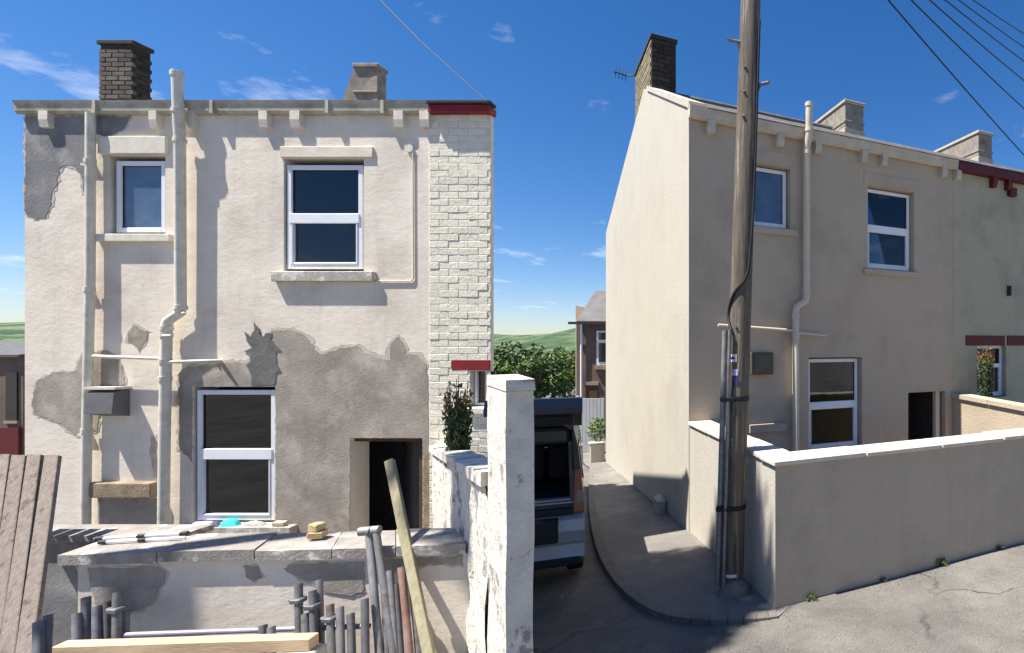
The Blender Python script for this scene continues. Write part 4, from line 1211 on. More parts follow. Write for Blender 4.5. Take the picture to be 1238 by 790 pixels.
# pale gate in front of it
gt = empty('yard_gate', (0, 0, 0), 0, 'pale grey boarded gate in front of the far stone house', 'gate')
dg = 16.5
gz0 = gz((714 - PX0) / FPX * dg, dg)
gt.location = ((700 - PX0) / FPX * dg, dg, gz0)
gtop = ZE + (PY0 - 482) / FPX * dg - gz0
for i in range(7):
    mb = MB(); mb.bbox(i * .115, i * .115 + .108, 0, .03, .06, gtop, .005); mb.build('board', M['gate_grey'], gt)
mb = MB(); mb.bbox(0, .8, .03, .07, gtop - .2, gtop - .1); mb.bbox(0, .8, .03, .07, .25, .35); mb.build('ledge', M['gate_grey'], gt)
mb = MB(); mb.bbox(-.09, -.01, -.02, .08, 0, gtop + .08); mb.build('post', M['gate_grey'], gt)

d1 = 13.0
ob = empty('outbuilding', ((29 - PX0) / FPX * d1, d1, 0), 0, 'stone outbuilding with slate roof and shade-toned wall at the far left edge', 'outbuilding')
zb1 = gz(-19, d1) - .3; zt1 = ZE + (PY0 - 432) / FPX * d1
MB().box(-5, -.02, 0, 4, zb1, zt1).build('wall', M['far_stone_shaded'], ob)  # darkness of the shaded side is in the wall colour
MB().hexa([(-5, -.1, zt1), (.0, -.1, zt1), (.0, 2.0, zt1 + .35), (-5, 2.0, zt1 + .35), (-5, -.1, zt1 + .06), (.0, -.1, zt1 + .06), (.0, 2.0, zt1 + .41), (-5, 2.0, zt1 + .41)]).build('roof', M['slate'], ob)
zz = lambda py: ZE + (PY0 - py) / FPX * d1
w = MB().box(-.42, -.14, -.03, .02, zz(510), zz(450)).build('window', M['car_glass'], ob)
MB().box(-.45, -.11, -.05, .01, zz(512), zz(509)).build('sill', M['far_stone'], w)
MB().box(-.7, -.06, -.06, .01, zb1 + .3, zz(517)).build('door', M['deep_red_paint'], ob)

# ------------------------------------------------------------------ RIGHT: the same kind of house, painted
right = empty('painted_house', (H.x, H.y, 0), TH, 'freshly painted cream end house with tall plain gable behind the pole', 'house')
ZBr = ZE - 3.6
zer = RW(835, 132)[1]
xp = RW(1152, 300)[0]
YRr, ZRr = 2.93, zer + 1.55
YBr, ZBk = 7.9, ZE + (PY0 - 282) / FPX * 14.07
def box_from(px0, px1, py0, py1, mid=None):
    """opening on the rear wall from a pixel box: sides at px, heights read at the middle column"""
    m = (px0 + px1) / 2
    return RW(px0, 300)[0], RW(px1, 300)[0], RW(m, py1)[1], RW(m, py0)[1]
o1 = box_from(911, 954, 202, 273); o2 = box_from(1050, 1104, 230, 325); o3 = box_from(979, 1041, 434, 543)
dr = box_from(1098, 1143, 474, 560)
ex = .02
hr = [(o1[0] - ex, o1[1] + ex, o1[2] - ex, o1[3] + ex), (o2[0] - ex, o2[1] + ex, o2[2] - ex, o2[3] + ex), (o3[0] - ex, o3[1] + ex, o3[2] - ex, o3[3] + ex), (dr[0], dr[1], ZBr, dr[3])]
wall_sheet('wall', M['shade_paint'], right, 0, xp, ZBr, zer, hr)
# gable: one sheet with its raised verge
mb = MB()
mb.prism([(0.003, ZBr), (0.003, zer + .02), (YRr - .45, ZRr - .17), (YRr, ZRr + .02), (YBr, ZBk), (YBr, ZBr)], 'x', -.012, .26)
mb.build('gable_wall', M['cream_paint'], right)
mb = MB()
mb.prism([(-.06, zer - .02), (YRr - .35, ZRr - .16), (YRr - .35, ZRr - .08), (-.08, zer + .07)], 'x', -.035, .2); mb.build('verge', M['cream_paint'], right)
MB().box(.3, xp, YBr - .2, YBr, ZBr, ZBk).build('front_wall', M['cream_paint'], right)
mb = MB(); mb.prism([(0.3, ZBr), (0.3, zer), (YRr, ZRr - .08), (YBr - .2, ZBk - .05), (YBr - .2, ZBr)], 'x', xp - .12, xp - .02); mb.build('party_wall', M['interior'], right)
MB().box(.27, xp - .13, .29, YBr - .2, ZE - .05, ZE + .15).build('upper_floor', M['interior'], right)
rf = roof_slabs(right, .21, xp, -.10, zer + .0, YRr, ZRr, YBr + .1, ZBk, M['slate'])
slate_courses(rf, .21, xp, -.12, zer - .01, YRr, ZRr, 14, M['slate'], only=9)
mb = MB(); mb.tube([(.2, YRr, ZRr + .01), (xp, YRr, ZRr + .01)], .07, 8); mb.build('ridge', M['slate'], rf)
g0r, g1r = zer - .15, zer + .01
mb = MB(); mb.prism([(-.002, g0r + .01), (-.06, g0r), (-.10, g0r + .03), (-.11, g1r - .03), (-.13, g1r), (-.002, g1r)], 'x', -.03, xp + .03)
gr = mb.build('gutter', M['gutter_cream'], right)
for px in (858, 941, 986, 1042, 1066, 1138, 1155):
    x = RW(px, 200)[0]
    bracket(right, x, g0r + .02, .185, .105, .10, M['gutter_cream'])
window(right, *o1, pane_mat=M['frost_glass'])
zt = lambda px, a, b: (RW(px, b)[1], RW(px, a)[1])
window(right, *o2, transom=zt(1077, 273, 282))
window(right, *o3, transom=zt(1010, 486, 495))
for (a, b, c, d), sm in ((o1, 'shade_paint'), (o2, 'shade_paint')):
    MB().bbox(a - .10, b + .13, -.045, .15, c - .13, c - .035).build('sill', M[sm], right)
    MB().bbox(a - .09, b + .09, -.012, .02, d + .035, d + .22).build('lintel', M[sm], right)
MB().bbox(o3[0] - .05, o3[1] + .05, -.04, .15, o3[2] - .12, o3[2] - .03).build('sill', M['shade_paint'], right)
MB().bbox(dr[1] - .16, dr[1] - .07, .06, .14, ZBr, dr[3] - .002).build('door_frame', M['pvc_painted'], right)
MB().box(dr[0] - .3, dr[1] + .3, .9, .95, ZBr, dr[3] + .2).build('black_backing', M['black_felt'], right)  # black sheet behind the opening so the room reads dark
# curtains behind the lower window
cw = o3[1] - o3[0]
def curtain(parent, x0, x1, z0, z1, y, m):
    mb = MB(); n = 16
    vs = []
    for i in range(n + 1):
        x = x0 + (x1 - x0) * i / n; yy = y + .02 * math.sin(i * 1.9)
        vs += [(x, yy, z0), (x, yy, z1)]
    mb.add(vs, [(2 * i, 2 * i + 2, 2 * i + 3, 2 * i + 1) for i in range(n)], True)
    return mb.build('curtain', m, parent)
curtain(right, o3[0] + .04, o3[0] + cw * .42, o3[2], o3[3] - cw * .9, .24, M['curtain'])
curtain(right, o3[1] - cw * .16, o3[1] - .03, o3[2] + .5, o3[3], .24, M['blind'])
curtain(left, lx(318), lx(328), FZ(618), FZ(480), .24, M['blind'])
# pipes
x1 = RW(975, 250, -.09)[0]; x2 = RW(962, 450, -.09)[0]
zs = lambda px, py: RW(px, py, -.09)[1]
mb = MB(); mb.tube([(x1, -.17, zs(975, 127)), (x1, -.17, zs(975, 165)), (x1, -.10, zs(975, 180)), (x1, -.09, zs(975, 358)), (x1 - .01, -.09, zs(975, 364)), (x2 + .02, -.09, zs(962, 371)), (x2, -.09, zs(962, 378)), (x2, -.09, ZBr)], .052, 16)
sp = mb.build('soil_pipe', M['pvc_painted'], right)
for x, z_, y in ((x1, zs(975, 130), -.17), (x1, zs(975, 160), -.17), (x1, zs(975, 185), -.10), (x1, zs(975, 352), -.09), (x2, zs(962, 383), -.09), (x2, zs(962, 405), -.09)): collar(sp, (x, y, z_), .062, M['pvc_painted'])
xa_, za_ = RW(868, 396, -.09); xb_, zb2 = RW(961, 400, -.09); xc_, zc_ = RW(998, 404, -.09)
mb = MB(); mb.tube([(xa_, -.10, za_ + .03), (xb_, -.10, zb2)], .021, 12); mb.build('waste_pipe', M['pvc_painted'], right)
mb = MB(); mb.tube([(xb_ + .05, -.10, zb2 - .03), (xc_, -.09, zc_ - .02), (xc_, 0, zc_ - .02)], .021, 12); mb.build('waste_pipe', M['pvc_painted'], right)
xd = RW(858, 300, -.08)[0] + .02
fa = box_from(906, 932, 426, 453)
mb = MB(); mb.bbox(fa[0], fa[1], -.10, .004, fa[2], fa[3], .012); fl = mb.build('flue_box', M['flue_olive'], right)
mb = MB(); mb.bbox(fa[0] + .03, fa[1] - .03, -.115, -.099, fa[2] + .03, fa[3] - .03, .006); mb.build('flue_cover', M['flue_olive'], fl)
# blocked opening with ledge low on the wall
lb = box_from(905, 950, 512, 540)
MB().bbox(lb[0], lb[1], -.05, .02, lb[3] - .12, lb[3]).build('stone_ledge', M['shade_paint'], right)
# chimneys
SIDE = 'left'
zc = ZE + (PY0 - 44) / FPX * 9.1
brick_chimney(right, .02, .46, 2.42, 3.9, ZRr - .5, zc, M['black_brick'], M['buff_brick'], M['soot_mortar'], courses_from=ZRr - .33)
def stone_chimney(parent, x0, x1, y0, y1, z0, z1):
    MBx = MB().bbox(x0, x1, y0, y1, z0, z1, .015); ch = MBx.build('chimney', M['chimney_stone'], parent)
    MB().bbox(x0 - .03, x1 + .03, y0 - .03, y1 + .03, z1, z1 + .07, .012).build('chimney_cap', M['chimney_pale'], ch)
    MB().bbox(x0 - .016, x1 + .016, y0 - .016, y1 + .016, z0 + .42, z0 + .47, .01).build('string_course', M['chimney_stone'], ch)
    MB().bbox(x0 - .02, x1 + .02, y0 - .02, y1 + .02, z0, z0 + .30, .01).build('chimney_flashing', M['chimney_pale'], ch)
    MB().tube([((x0 + x1) / 2, y0 + .3, z1 + .06), ((x0 + x1) / 2, y0 + .3, z1 + .13)], .07, 10).build('chimney_pot', M['chimney_stone'], ch)
    return ch
stone_chimney(right, 4.07, 4.55, 2.4, 4.1, ZRr - .45, ZE + (PY0 - 124) / FPX * 10.85)
# television aerial beyond the brick stack
ae = empty('tv_aerial', (0, 0, 0), 0, 'thin television aerial on the brick chimney of the painted house', 'aerial')
pa = at(758, 92, 11.2); pb_ = at(742, 87, 11.0)
ae.location = pa
mb = MB(); mb.tube([Vector((.0, 0, 0)), pb_ - pa], .012, 6); mb.build('boom', M['wire'], ae)
dirb = (pb_ - pa)
for f in (.1, .35, .6, .85):
    q = dirb * f; mb = MB(); mb.tube([q + Vector((0, -.02, -.12)), q + Vector((0, .02, .12))], .008, 6); mb.build('element', M['wire'], ae)
mb = MB(); mb.tube([Vector((0, 0, 0)), Vector((.16, -.05, -.02))], .014, 6); mb.build('bracket', M['wire'], ae)

# right-hand neighbour
nbr = empty('neighbour_house', tuple(H + U * (xp + .004)), TH, 'pale grey-white neighbouring house with red eaves at the right edge', 'house')
nbr.location.z = 0
def N(px): return RW(px, 300)[0] - xp
zn = lambda px, py: RW(px, py)[1]
nh = (N(1181), N(1216), zn(1198, 480), zn(1198, 418))
wall_sheet('wall', M['pale_neighbour'], nbr, 0, 5.5, ZBr, zer - .02, [nh])
MB().box(nh[0] - .3, nh[1] + .3, .6, .65, nh[2] - .3, nh[3] + .3).build('room_back', M['interior'], nbr)
rn = roof_slabs(nbr, 0, 5.5, -.10, zer, YRr, ZRr, YBr + .1, ZBk, M['slate'])
slate_courses(rn, 0, 3.0, -.12, zer - .01, YRr, ZRr, 14, M['slate'], only=6)
MB().bbox(.03, 5.5, -.13, -.003, zer - .16, zer - .012).build('gutter', M['deep_red_paint'], nbr)
for px in (1198, 1216):
    bracket(nbr, N(px), zer - .16, .17, .10, .11, M['deep_red_paint'])
MB().bbox(N(1217), N(1217) + .16, -.10, .0, zn(1217, 238), zn(1217, 228)).build('wall_bracket', M['deep_red_paint'], nbr)
MB().bbox(N(1167), N(1214), -.02, .05, zn(1190, 418), zn(1190, 406)).build('lintel', M['deep_red_paint'], nbr)
MB().bbox(N(1217), N(1217) + .5, -.02, .05, zn(1217, 418), zn(1217, 406)).build('lintel', M['deep_red_paint'], nbr)
w = window(nbr, nh[0], nh[1], nh[2], nh[3], transom=(zn(1198, 445), zn(1198, 440)))
MB().bbox(nh[0] - .05, nh[1] + .1, -.05, .12, nh[2] - .07, nh[2]).build('sill', M['pale_neighbour'], nbr)
stone_chimney(nbr, 7.9 - xp, 8.37 - xp, 2.4, 4.1, ZRr - .45, ZE + (PY0 - 161) / FPX * 12.5)
pst = at(1217, 352, 9.4)
MB().box(N(1217), N(1217) + .03, -.08, 0, zn(1217, 358), zn(1217, 346)).build('cable_clip', M['black_felt'], nbr)

# yard walls of the painted house
yr = empty('garden_wall', (G.x, G.y, gz(G.x, G.y)), TH, 'cream painted garden wall with pale coping round the yard corner', 'wall')
zg = ZE - 1.014 - yr.location.z
LW = 6.5
WT = .24
def wall_prism(name, x0, x1, y0, y1, z1, m, parent):
    mb = MB(); mb.box(x0, x1, y0, y1, -.6, z1); return mb.build(name, m, parent)
mb = MB()
# front run, with its slightly uneven arris
n = 40
vs = []
rnd = random.Random(9)
for i in range(n + 1):
    x = LW * i / n
    vs += [(x, 0, -.5), (x, rnd.uniform(-.004, .004), zg - .05), (x, WT, zg - .05), (x, WT, -.8)]
mb.add(vs, [(4 * i + k, 4 * i + 4 + k, 4 * i + 5 + k, 4 * i + 1 + k) for i in range(n) for k in range(3)])
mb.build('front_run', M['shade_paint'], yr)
mb = MB(); mb.box(-.004, WT - .004, .002, 2.64, -.9, zg - .05); mb.build('side_run', M['cream_paint'], yr)
xs_ = [-.035, .95, 1.9, 2.8, 3.75, 4.7, 5.6, 6.5]
for a, b in zip(xs_[:-1], xs_[1:]):
    mb = MB(); dz = rnd.uniform(-.006, .008)
    mb.bbox(a + .003, b - .003, -.035 + rnd.uniform(-.006, .006), WT + .05, zg - .048 + dz, zg + dz, .01); mb.build('coping_stone', M['cream_coping'], yr)
ys_ = [WT + .056, 1.05, 1.85, 2.63]
for a, b in zip(ys_[:-1], ys_[1:]):
    mb = MB(); dz = rnd.uniform(-.004, .006)
    mb.bbox(-.03 + rnd.uniform(-.005, .005), WT + .05, a, b - .006, zg - .048 + dz, zg + dz, .01); mb.build('coping_stone', M['cream_coping'], yr)
# small upright bolt on the coping
b0 = at(1201, 532, 5.75); 
# partition wall to the right neighbour
pw = empty('partition_wall', tuple(H + U * xp + Vector((0, 0, gz(2.5, 8.5)))), TH, 'low cream wall dividing the yard from the pale neighbour', 'wall')
zpw = ZE - .90 - pw.location.z
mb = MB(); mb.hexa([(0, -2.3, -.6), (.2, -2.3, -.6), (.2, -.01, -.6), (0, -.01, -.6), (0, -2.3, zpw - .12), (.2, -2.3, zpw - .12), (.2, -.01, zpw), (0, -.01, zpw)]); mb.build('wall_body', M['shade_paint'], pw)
for k in range(3):
    y0_, y1_ = -2.3 + k * .765, -2.3 + (k + 1) * .765 - .006
    h0 = zpw - .12 + (y0_ + 2.3) / 2.3 * .12 + .003; h1 = zpw - .12 + (y1_ + 2.3) / 2.3 * .12 + .003
    mb = MB(); mb.hexa([(-.04, y0_, h0), (.24, y0_, h0), (.24, y1_, h1), (-.04, y1_, h1), (-.04, y0_, h0 + .07), (.24, y0_, h0 + .07), (.24, y1_, h1 + .07), (-.04, y1_, h1 + .07)]); mb.build('coping_stone', M['shade_paint'], pw)
q = H + U * (xp + .42) - V * .35
upright_shrub((q.x, q.y, gz(q.x, q.y)), ZE - .95 - gz(q.x, q.y), ZE + .05 - gz(q.x, q.y), .17, 'upright shrub with orange tips beside the pale neighbour window', 8)

# ------------------------------------------------------------------ utility pole with its fittings
pbase = ground_at(884, 712, .055)
up_ = empty('utility_pole', tuple(pbase), 0, 'weathered wooden utility pole leaning before the cream house', 'pole')
ptop = at(914, -190, pbase.y + .15) - pbase
mb = MB()
n = 14
mb.tube([Vector((0, 0, -.05)).lerp(ptop, 0)] + [ptop * (i / n) for i in range(1, n + 1)], [.112 - .02 * i / n for i in range(n + 1)], 20)
mb.build('shaft', M['pole_wood'], up_)
def pole_at(py):       # centre of the shaft at the height of a pixel row
    z_ = ZE + (PY0 - py) / FPX * pbase.y - pbase.z
    return ptop * (z_ / ptop.z), .112 - .02 * z_ / ptop.z
# cable guard on the left side
c0, r0 = pole_at(704); c1, r1 = pole_at(400)
mb = MB(); mb.tube([c0 + Vector((-r0 - .012, -.07, 0)), c1 + Vector((-r1 - .03, -.07, 0))], .028, 10); gd = mb.build('cable_guard', M['galv'], up_)
mb = MB(); mb.tube([c0 + Vector((-r0 + .045, -.125, 0)), c1 + Vector((-r1 + .02, -.12, 0))], .018, 8); mb.build('cable_guard', M['galv'], up_)
cpts = []
for py, f in ((402, -1.0), (380, -.85), (355, -.35), (335, .3), (300, .5), (240, .62), (150, .66), (20, .66)):
    c, r = pole_at(py); ang_ = f * math.pi / 2
    cpts.append(c + Vector((math.sin(ang_) * (r + .012), -math.cos(ang_) * (r + .012), 0)))
cpts[0] = c1 + Vector((-r1 + .03, -.11, 0))
mb = MB(); mb.tube(catmull(cpts, 4), .014, 8); mb.build('cable', M['black_rubber'], up_)
for py in (482, 612):
    c, r = pole_at(py)
    mb = MB(); mb.tube([c + Vector((0, 0, -.022)), c + Vector((0, 0, .022))], r + .007, 20); mb.bbox(c.x - r - .05, c.x - r + .09, c.y - .14, c.y + .02, c.z - .021, c.z + .021, .008); mb.build('strap', M['black_rubber'], up_)
for py, px, w_, h_, m in ((433, 884, .095, .075, 'label_white'), (433, 885, .05, .02, 'label_navy'), (450, 888, .06, .062, 'label_lilac'), (461, 889, .06, .075, 'label_navy'), (691, 884, .10, .03, 'label_white')):
    c, r = pole_at(py)
    xo = (px - PX0) / FPX * (pbase.y - r) - (pbase.x + c.x)
    seg = 6; mb = MB(); vs = []
    e = .004 if m != 'label_navy' or h_ > .05 else .007
    for i in range(seg + 1):
        a = (xo - w_ / 2 + w_ * i / seg); a = max(-r * .98, min(r * .98, a)); y = -math.sqrt(max(0, r * r - a * a)) - e
        vs += [(c.x + a, c.y + y, c.z - h_ / 2), (c.x + a, c.y + y, c.z + h_ / 2)]
    mb.add(vs, [(2 * i, 2 * i + 2, 2 * i + 3, 2 * i + 1) for i in range(seg)]); mb.build('tag_plate', M[m], up_)
for py, s in ((44, -1), (97, 1)):
    c, r = pole_at(py)
    mb = MB(); mb.tube([c + Vector((s * r * .5, -.03, -.02)), c + Vector((s * (r + .10), -.05, .0)), c + Vector((s * (r + .105), -.05, .015))], .017, 8)
    mb.tube([c + Vector((s * (r - .01), -.04, -.10)), c + Vector((s * (r + .03), -.05, -.02))], .009, 6); mb.build('step_iron', M['dull_steel'], up_)
for py in (80, 110, 140, 395, 530):
    c, r = pole_at(py); mb = MB(); mb.tube([c + Vector((-.3 * r, -r * .93, 0)), c + Vector((-.3 * r, -r - .012, 0))], .014, 8); mb.build('bolt', M['dull_steel'], up_)
mb = MB(); mb.tube([(0.02, -.03, -.1), (.02, -.03, .008), (0, 0, .03)], [.19, .175, .13], 9); mb.build('concrete_collar', M['kerb'], up_)
# wires from the pole head
head = ptop + pbase
ends = [((1222, 165), 9.5, 'lowest'), ((1222, 112), 10.0, 'second lowest'), ((1222, 80), 10.5, 'third'), ((1222, 58), 11.0, 'fourth'), ((1222, 42), 11.5, 'fifth'), ((1222, 27), 12.0, 'highest')]
for (px, py), d, lab in ends:
    p = at(px, py, d); far = head + (p - head) * 1.5
    mb = MB(); pts = []
    for i in range(17):
        t_ = i / 16; q = head.lerp(far, t_) + Vector((0, 0, -.35 * t_ * (1 - t_) * 1.0 * (1 if t_ < 1 else 0))); pts.append(q - head)
    mb.tube(pts, .011, 6); o = mb.build('overhead_wire', M['wire']); o.location = head
    tag(o, lab + ' of the thin black overhead wires crossing the upper right sky', 'wire', 'overhead wires')
a_, b_ = at(440, -20, 7.5), at(592, 126, 6.15)
mb = MB(); mb.tube([a_ - b_, (a_ - b_) * .5 + Vector((0, 0, -.05)), Vector((0, 0, 0))], .006, 6); o = mb.build('overhead_wire', M['wire']); o.location = b_
tag(o, 'single thin wire running up from the eaves of the white brick house', 'wire')

# ------------------------------------------------------------------ bush and low plinth at the far end of the gable
q = H + V * 8.35 - U * .18
root = empty('bush', (q.x, q.y, gz(q.x, q.y)), 0, 'small green bush at the far corner of the cream gable', 'bush')
rnd = random.Random(4)
mb = MB(); leaves(mb, (0, 0, .95), .28, .3, .34, 420, .10, rnd); mb.build('foliage', M['leaf_bright'], root)
mb = MB()
for k in range(6): mb.tube([(0, 0, 0), (rnd.uniform(-.12, .12), rnd.uniform(-.12, .12), .8)], [.02, .006], 6)
mb.build('stems', M['bark'], root)
q = H + V * 8.05 - U * .12
lw = empty('low_kerb_wall', (q.x, q.y, gz(q.x, q.y)), TH, 'low white rendered stub wall at the far end of the gable', 'wall')
MB().bbox(-.28, .1, 0, .16, -.1, .55, .02).build('wall_body', M['cream_paint'], lw)
MB().bbox(-.31, .12, -.02, .18, .552, .60, .015).build('coping_stone', M['cream_coping'], lw)
yv = RG(806, 636)[0]
q = H + V * yv - U * .06
st = MB().bbox(-.10, .05, -.10, .22, -.1, .24, .04).build('corner_block', M['concrete']); st.location = (q.x, q.y, gz(q.x, q.y) + .06); st.rotation_euler = (0, 0, TH)
tag(st, 'small worn concrete block at the foot of the cream gable', 'concrete block')

# ------------------------------------------------------------------ the parked van, tailgate up
vr = at(706, 640, 5.30)                                  # right rear corner
ang = R(20.5); VW = .83; VL = 3.6
ux = Vector((math.cos(ang), math.sin(ang), 0))           # van right
vpos = Vector((vr.x, vr.y, 0)) - ux * (VW / 2)
zv = gz(vpos.x, vpos.y)
van = empty('parked_van', (vpos.x, vpos.y, zv), ang, 'dark compact van with its tailgate raised parked behind the white pier', 'van')
hw = VW / 2
ZR0, ZF = .34, 1.74
# section of the shell from sill to roof (half), mirrored
sec = [(hw, .34), (hw + .0, .95), (hw - .012, 1.05), (hw - .06, 1.50), (hw - .10, 1.66), (hw - .18, ZF - .02), (hw - .30, ZF)]
def shell(name, pts, y0, y1, m, parent, t=.03):
    mb = MB(); n = len(pts)
    vs = [(x, y0, z_) for x, z_ in pts] + [(x, y1, z_) for x, z_ in pts] + [(x - t * (1 if x > 0 else -1), y0, z_ - (.02 if z_ > 1.6 else 0)) for x, z_ in pts] + [(x - t * (1 if x > 0 else -1), y1, z_ - (.02 if z_ > 1.6 else 0)) for x, z_ in pts]
    F = []
    for i in range(n - 1):
        F += [(i, i + 1, n + i + 1, n + i), (2 * n + i, 3 * n + i, 3 * n + i + 1, 2 * n + i + 1), (i, 2 * n + i, 2 * n + i + 1, i + 1), (n + i, n + i + 1, 3 * n + i + 1, 3 * n + i)]
    mb.add(vs, F, False)
    return mb.build(name, m, parent)
mirror = [(-x, z_) for x, z_ in sec]
full = sec + mirror[::-1]
# body as one shell: sides and roof together
mb = MB(); n = len(full)
ys = [0.02, .3, 1.2, 2.2, 2.55]
vs = []
for y in ys:
    for x, z_ in full:
        k = 1 if y < 2.3 else .96
        vs.append((x * k, y, z_ if z_ < 1.2 or y < 2.3 else z_ - .12))
vs2 = [(x * .955, y, z_ - (.03 if z_ > 1.6 else 0)) for x, y, z_ in vs]
F = []
m_ = len(vs)
for j in range(len(ys) - 1):
    for i in range(n - 1):
        a = j * n + i
        F += [(a, a + 1, a + n + 1, a + n), (m_ + a, m_ + a + n, m_ + a + n + 1, m_ + a + 1)]
for i in range(n - 1): F.append((i, m_ + i, m_ + i + 1, i + 1))
mb.add(vs + vs2, F, False)
body = mb.build('body', M['car_body'], van)
# nose: bonnet and windscreen
mb = MB(); mb.hexa([(-hw, 2.55, .34), (hw, 2.55, .34), (hw - .06, VL, .34), (-hw + .06, VL, .34), (-hw, 2.55, 1.02), (hw, 2.55, 1.02), (hw - .08, VL, .80), (-hw + .08, VL, .80)]); mb.build('bonnet', M['car_body'], van)
mb = MB(); mb.hexa([(-hw + .03, 2.56, 1.02), (hw - .03, 2.56, 1.02), (hw - .05, 3.0, 1.0), (-hw + .05, 3.0, 1.0), (-hw + .25, 2.2, 1.6), (hw - .25, 2.2, 1.6), (hw - .25, 2.56, 1.6), (-hw + .25, 2.56, 1.6)]); mb.build('windscreen', M['car_glass'], van)
MB().box(-hw + .05, hw - .05, .06, 2.5, .34, .38).build('floor_pan', M['car_trim'], van)
# load floor, sill plate, seat backs
ld = MB().bbox(-hw + .06, hw - .06, .0, 1.0, .86, .90, .01).build('load_floor', M['car_trim'], van)
for z_ in (.905, .93): MB().bbox(-hw + .08, hw - .10, -.02 + (z_ - .9), .06 + (z_ - .9), z_, z_ + .018, .004).build('sill_plate', M['car_silver'], ld)
for s in (-.5, .5):
    MB().bbox(s * hw - .19, s * hw + .19, 1.0, 1.14, .90, 1.34, .04).build('seat_back', M['car_trim'], van)
    MB().bbox(s * hw - .1, s * hw + .1, 1.03, 1.12, 1.35, 1.50, .03).build('headrest', M['car_plastic'], van)
MB().bbox(-hw + .05, hw - .05, .96, 1.0, .55, .89, .01).build('load_bulkhead', M['car_trim'], van)
# rear ring around the opening: two pillars, header
for s in (-1, 1):
    mb = MB()
    mb.hexa([(s * (hw - .005), -.02, .52), (s * (hw - .12), -.02, .52), (s * (hw - .12), .1, .52), (s * (hw - .005), .1, .52), (s * (hw - .068), .05, 1.52), (s * (hw - .15), .05, 1.52), (s * (hw - .15), .14, 1.52), (s * (hw - .068), .14, 1.52)])
    mb.build('rear_pillar', M['car_body'], van)
    mb = MB()
    mb.hexa([(s * (hw + .006), -.035, .82), (s * (hw - .10), -.035, .82), (s * (hw - .10), .09, .82), (s * (hw + .006), .12, .82), (s * (hw - .030), -.012, 1.24), (s * (hw - .085), -.012, 1.24), (s * (hw - .085), .06, 1.24), (s * (hw - .030), .07, 1.24)])
    tl = mb.build('tail_lamp', M['lamp_red'], van)
    mb = MB()
    mb.hexa([(s * (hw + .003), -.042, .92), (s * (hw - .072), -.042, .92), (s * (hw - .072), .05, .92), (s * (hw + .003), .05, .92), (s * (hw - .010), -.035, 1.04), (s * (hw - .067), -.035, 1.04), (s * (hw - .067), .05, 1.04), (s * (hw - .010), .05, 1.04)])
    mb.build('clear_lens', M['lamp_clear'], tl)
    for y0_, y1_ in ((.32, 1.15), (1.25, 2.1)):
        mb = MB(); mb.hexa([(s * (hw - .012), y0_, 1.07), (s * (hw + .004), y0_, 1.07), (s * (hw + .004), y1_, 1.07), (s * (hw - .012), y1_, 1.07), (s * (hw - .075), y0_ + .03, 1.5), (s * (hw - .052), y0_ + .03, 1.5), (s * (hw - .052), y1_ - .03, 1.5), (s * (hw - .075), y1_ - .03, 1.5)]); mb.build('side_window', M['glass'], van)
    for y in (.62, 2.85):
        mb = MB(); mb.tube([(s * (hw - .18), y, .31), (s * (hw - .16), y, .31), (s * (hw - .02), y, .31), (s * (hw), y, .31)], [.27, .31, .31, .27], 20); wh = mb.build('wheel', M['tyre'], van)
        mb = MB(); mb.tube([(s * (hw - .01), y, .31), (s * (hw + .006), y, .31)], .19, 16); mb.build('rim', M['car_silver'], wh)
    mb = MB(); mb.tube([(s * (hw - .10), .06, 1.16), (s * (hw - .11), -.16, 1.83)], .011, 8); mb.build('gas_strut', M['car_plastic'], van)
MB().bbox(-hw + .14, hw - .14, .05, .14, 1.5, 1.66, .03).build('header', M['car_body'], van)
# bumper in two tones
mb = MB(); mb.prism([(-.04, .50), (-.10, .54), (-.12, .66), (-.09, .76), (.02, .80), (.12, .80), (.12, .34), (.0, .33), (-.08, .38)], 'x', -hw - .004, hw + .004)
bp_ = mb.build('bumper', M['car_silver'], van)
MB().bbox(-hw + .16, hw - .24, -.127, -.02, .55, .78, .01).build('number_plate_recess', M['car_plastic'], bp_)
MB().bbox(-hw + .02, hw - .02, -.10, .02, .30, .385, .02).build('lower_lip', M['car_plastic'], bp_)
MB().bbox(-hw + .10, hw - .10, -.03, .05, .79, .86, .01).build('step_plate', M['car_plastic'], bp_)
# raised tailgate: hinged at the roof edge, seen from below and behind
mb = MB()
prof = [(.06, 1.73), (-.18, 1.90), (-.46, 2.02), (-.66, 2.03), (-.74, 1.95), (-.72, 1.90), (-.60, 1.93), (-.44, 1.94), (-.18, 1.83), (.05, 1.68)]
mb.prism(prof, 'x', -hw + .03, hw - .02); tg = mb.build('tailgate', M['car_body'], van)
mb = MB(); mb.hexa([(-hw + .12, -.43, 1.925), (hw - .12, -.43, 1.925), (hw - .14, -.14, 1.80), (-hw + .14, -.14, 1.80), (-hw + .12, -.43, 1.937), (hw - .12, -.43, 1.937), (hw - .14, -.14, 1.812), (-hw + .14, -.14, 1.812)]); mb.build('rear_window', M['car_glass'], tg)
MB().bbox(-.08, .08, -.66, -.60, 1.895, 1.925, .008).build('grab_handle', M['car_plastic'], tg)

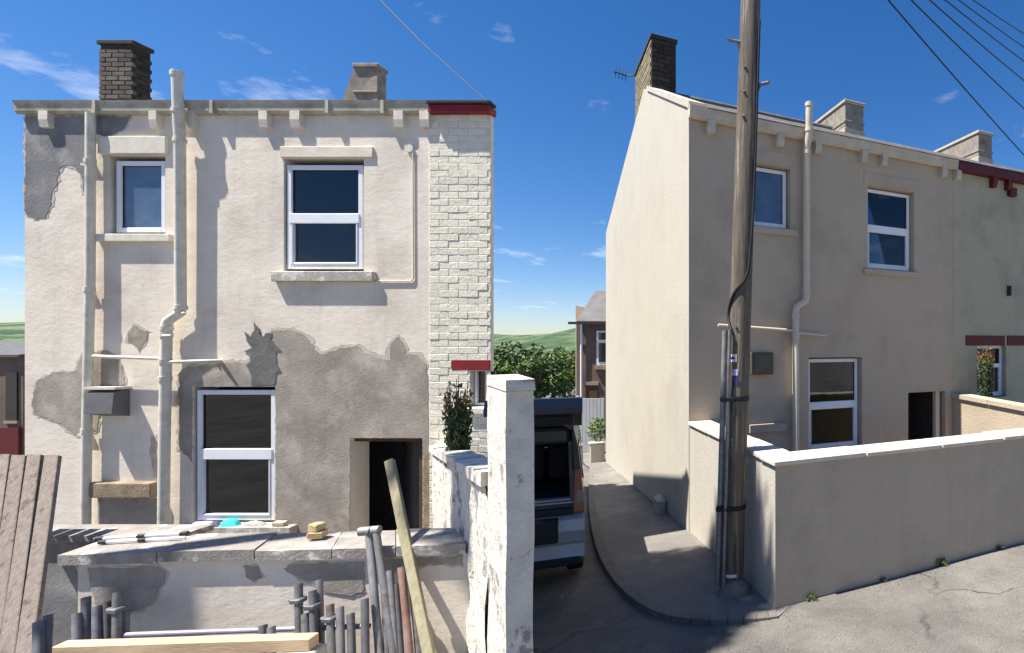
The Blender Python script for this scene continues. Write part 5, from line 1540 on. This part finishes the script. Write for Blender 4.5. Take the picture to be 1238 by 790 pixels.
# ------------------------------------------------------------------ grit and weeds at the wall foot
rnd = random.Random(31)
mb = MB()
def pebble(p, r):
    o_ = [Vector((rnd.uniform(.6, 1) * r, 0, 0)), Vector((0, rnd.uniform(.6, 1) * r, 0)), Vector((-rnd.uniform(.6, 1) * r, 0, 0)), Vector((0, -rnd.uniform(.6, 1) * r, 0)), Vector((0, 0, rnd.uniform(.5, .9) * r))]
    mb.add([p + q for q in o_], [(0, 1, 4), (1, 2, 4), (2, 3, 4), (3, 0, 4)])
for _ in range(900):
    t_ = rnd.uniform(0, 5.5); off_ = -abs(rnd.gauss(0, .10)) - .005
    q = G + U * t_ + V * off_
    q.z = gz(q.x, q.y) + .004; pebble(q, rnd.uniform(.003, .011))
for _ in range(700):
    q = Vector((rnd.uniform(-2.2, 2.6), rnd.uniform(2.4, 5.2), 0))
    if (q - G).dot(V) > -.02 and (q - G).dot(U) > -.3: continue
    q.z = gz(q.x, q.y) + .004; pebble(q, rnd.uniform(.003, .009))
for _ in range(260):
    t_ = rnd.uniform(.2, 9); q = G + V * t_ - U * (abs(rnd.gauss(0, .06)) + .01)
    q.z = gz(q.x, q.y) + .058; pebble(q, rnd.uniform(.003, .010))
tag(mb.build('grit', M['grit']), 'loose grit scattered along the wall foot and lane', kind='stuff')
k = 0
for t_, sz in ((.35, .07), (1.15, .05), (1.9, .09), (2.75, .06), (3.3, .08)):
    q = G + U * t_ - V * .03
    root = empty('weed', (q.x, q.y, gz(q.x, q.y)), 0, ('tiny weed at the foot of the wall nearest the corner', 'second small weed along the wall foot', 'largest weed tuft midway along the wall foot', 'small weed fourth along the wall foot', 'weed tuft at the far end of the wall foot')[k], 'weed', 'weeds along the garden wall')
    mb = MB(); leaves(mb, (0, 0, sz * .45), sz * .9, sz * .5, sz * .5, 60, sz * .6, rnd, True); mb.build('foliage', M['leaf'], root); k += 1
# hedge and trees across the lane, behind the viewer: they show in the panes
for i, (x, y, h, r) in enumerate(((-9, -9, 6.5, 2.8), (-3.5, -11, 7.5, 3.0), (2.5, -10, 5.5, 2.6), (8, -8, 7, 3.0))):
    tree(x, y, h, r, ('leafy tree opposite the patched house', 'tall tree across the lane behind the viewer', 'low tree opposite the painted house', 'broad tree opposite the pale neighbour')[i], 60 + i, M['leaf'], n=2400, size=.36)
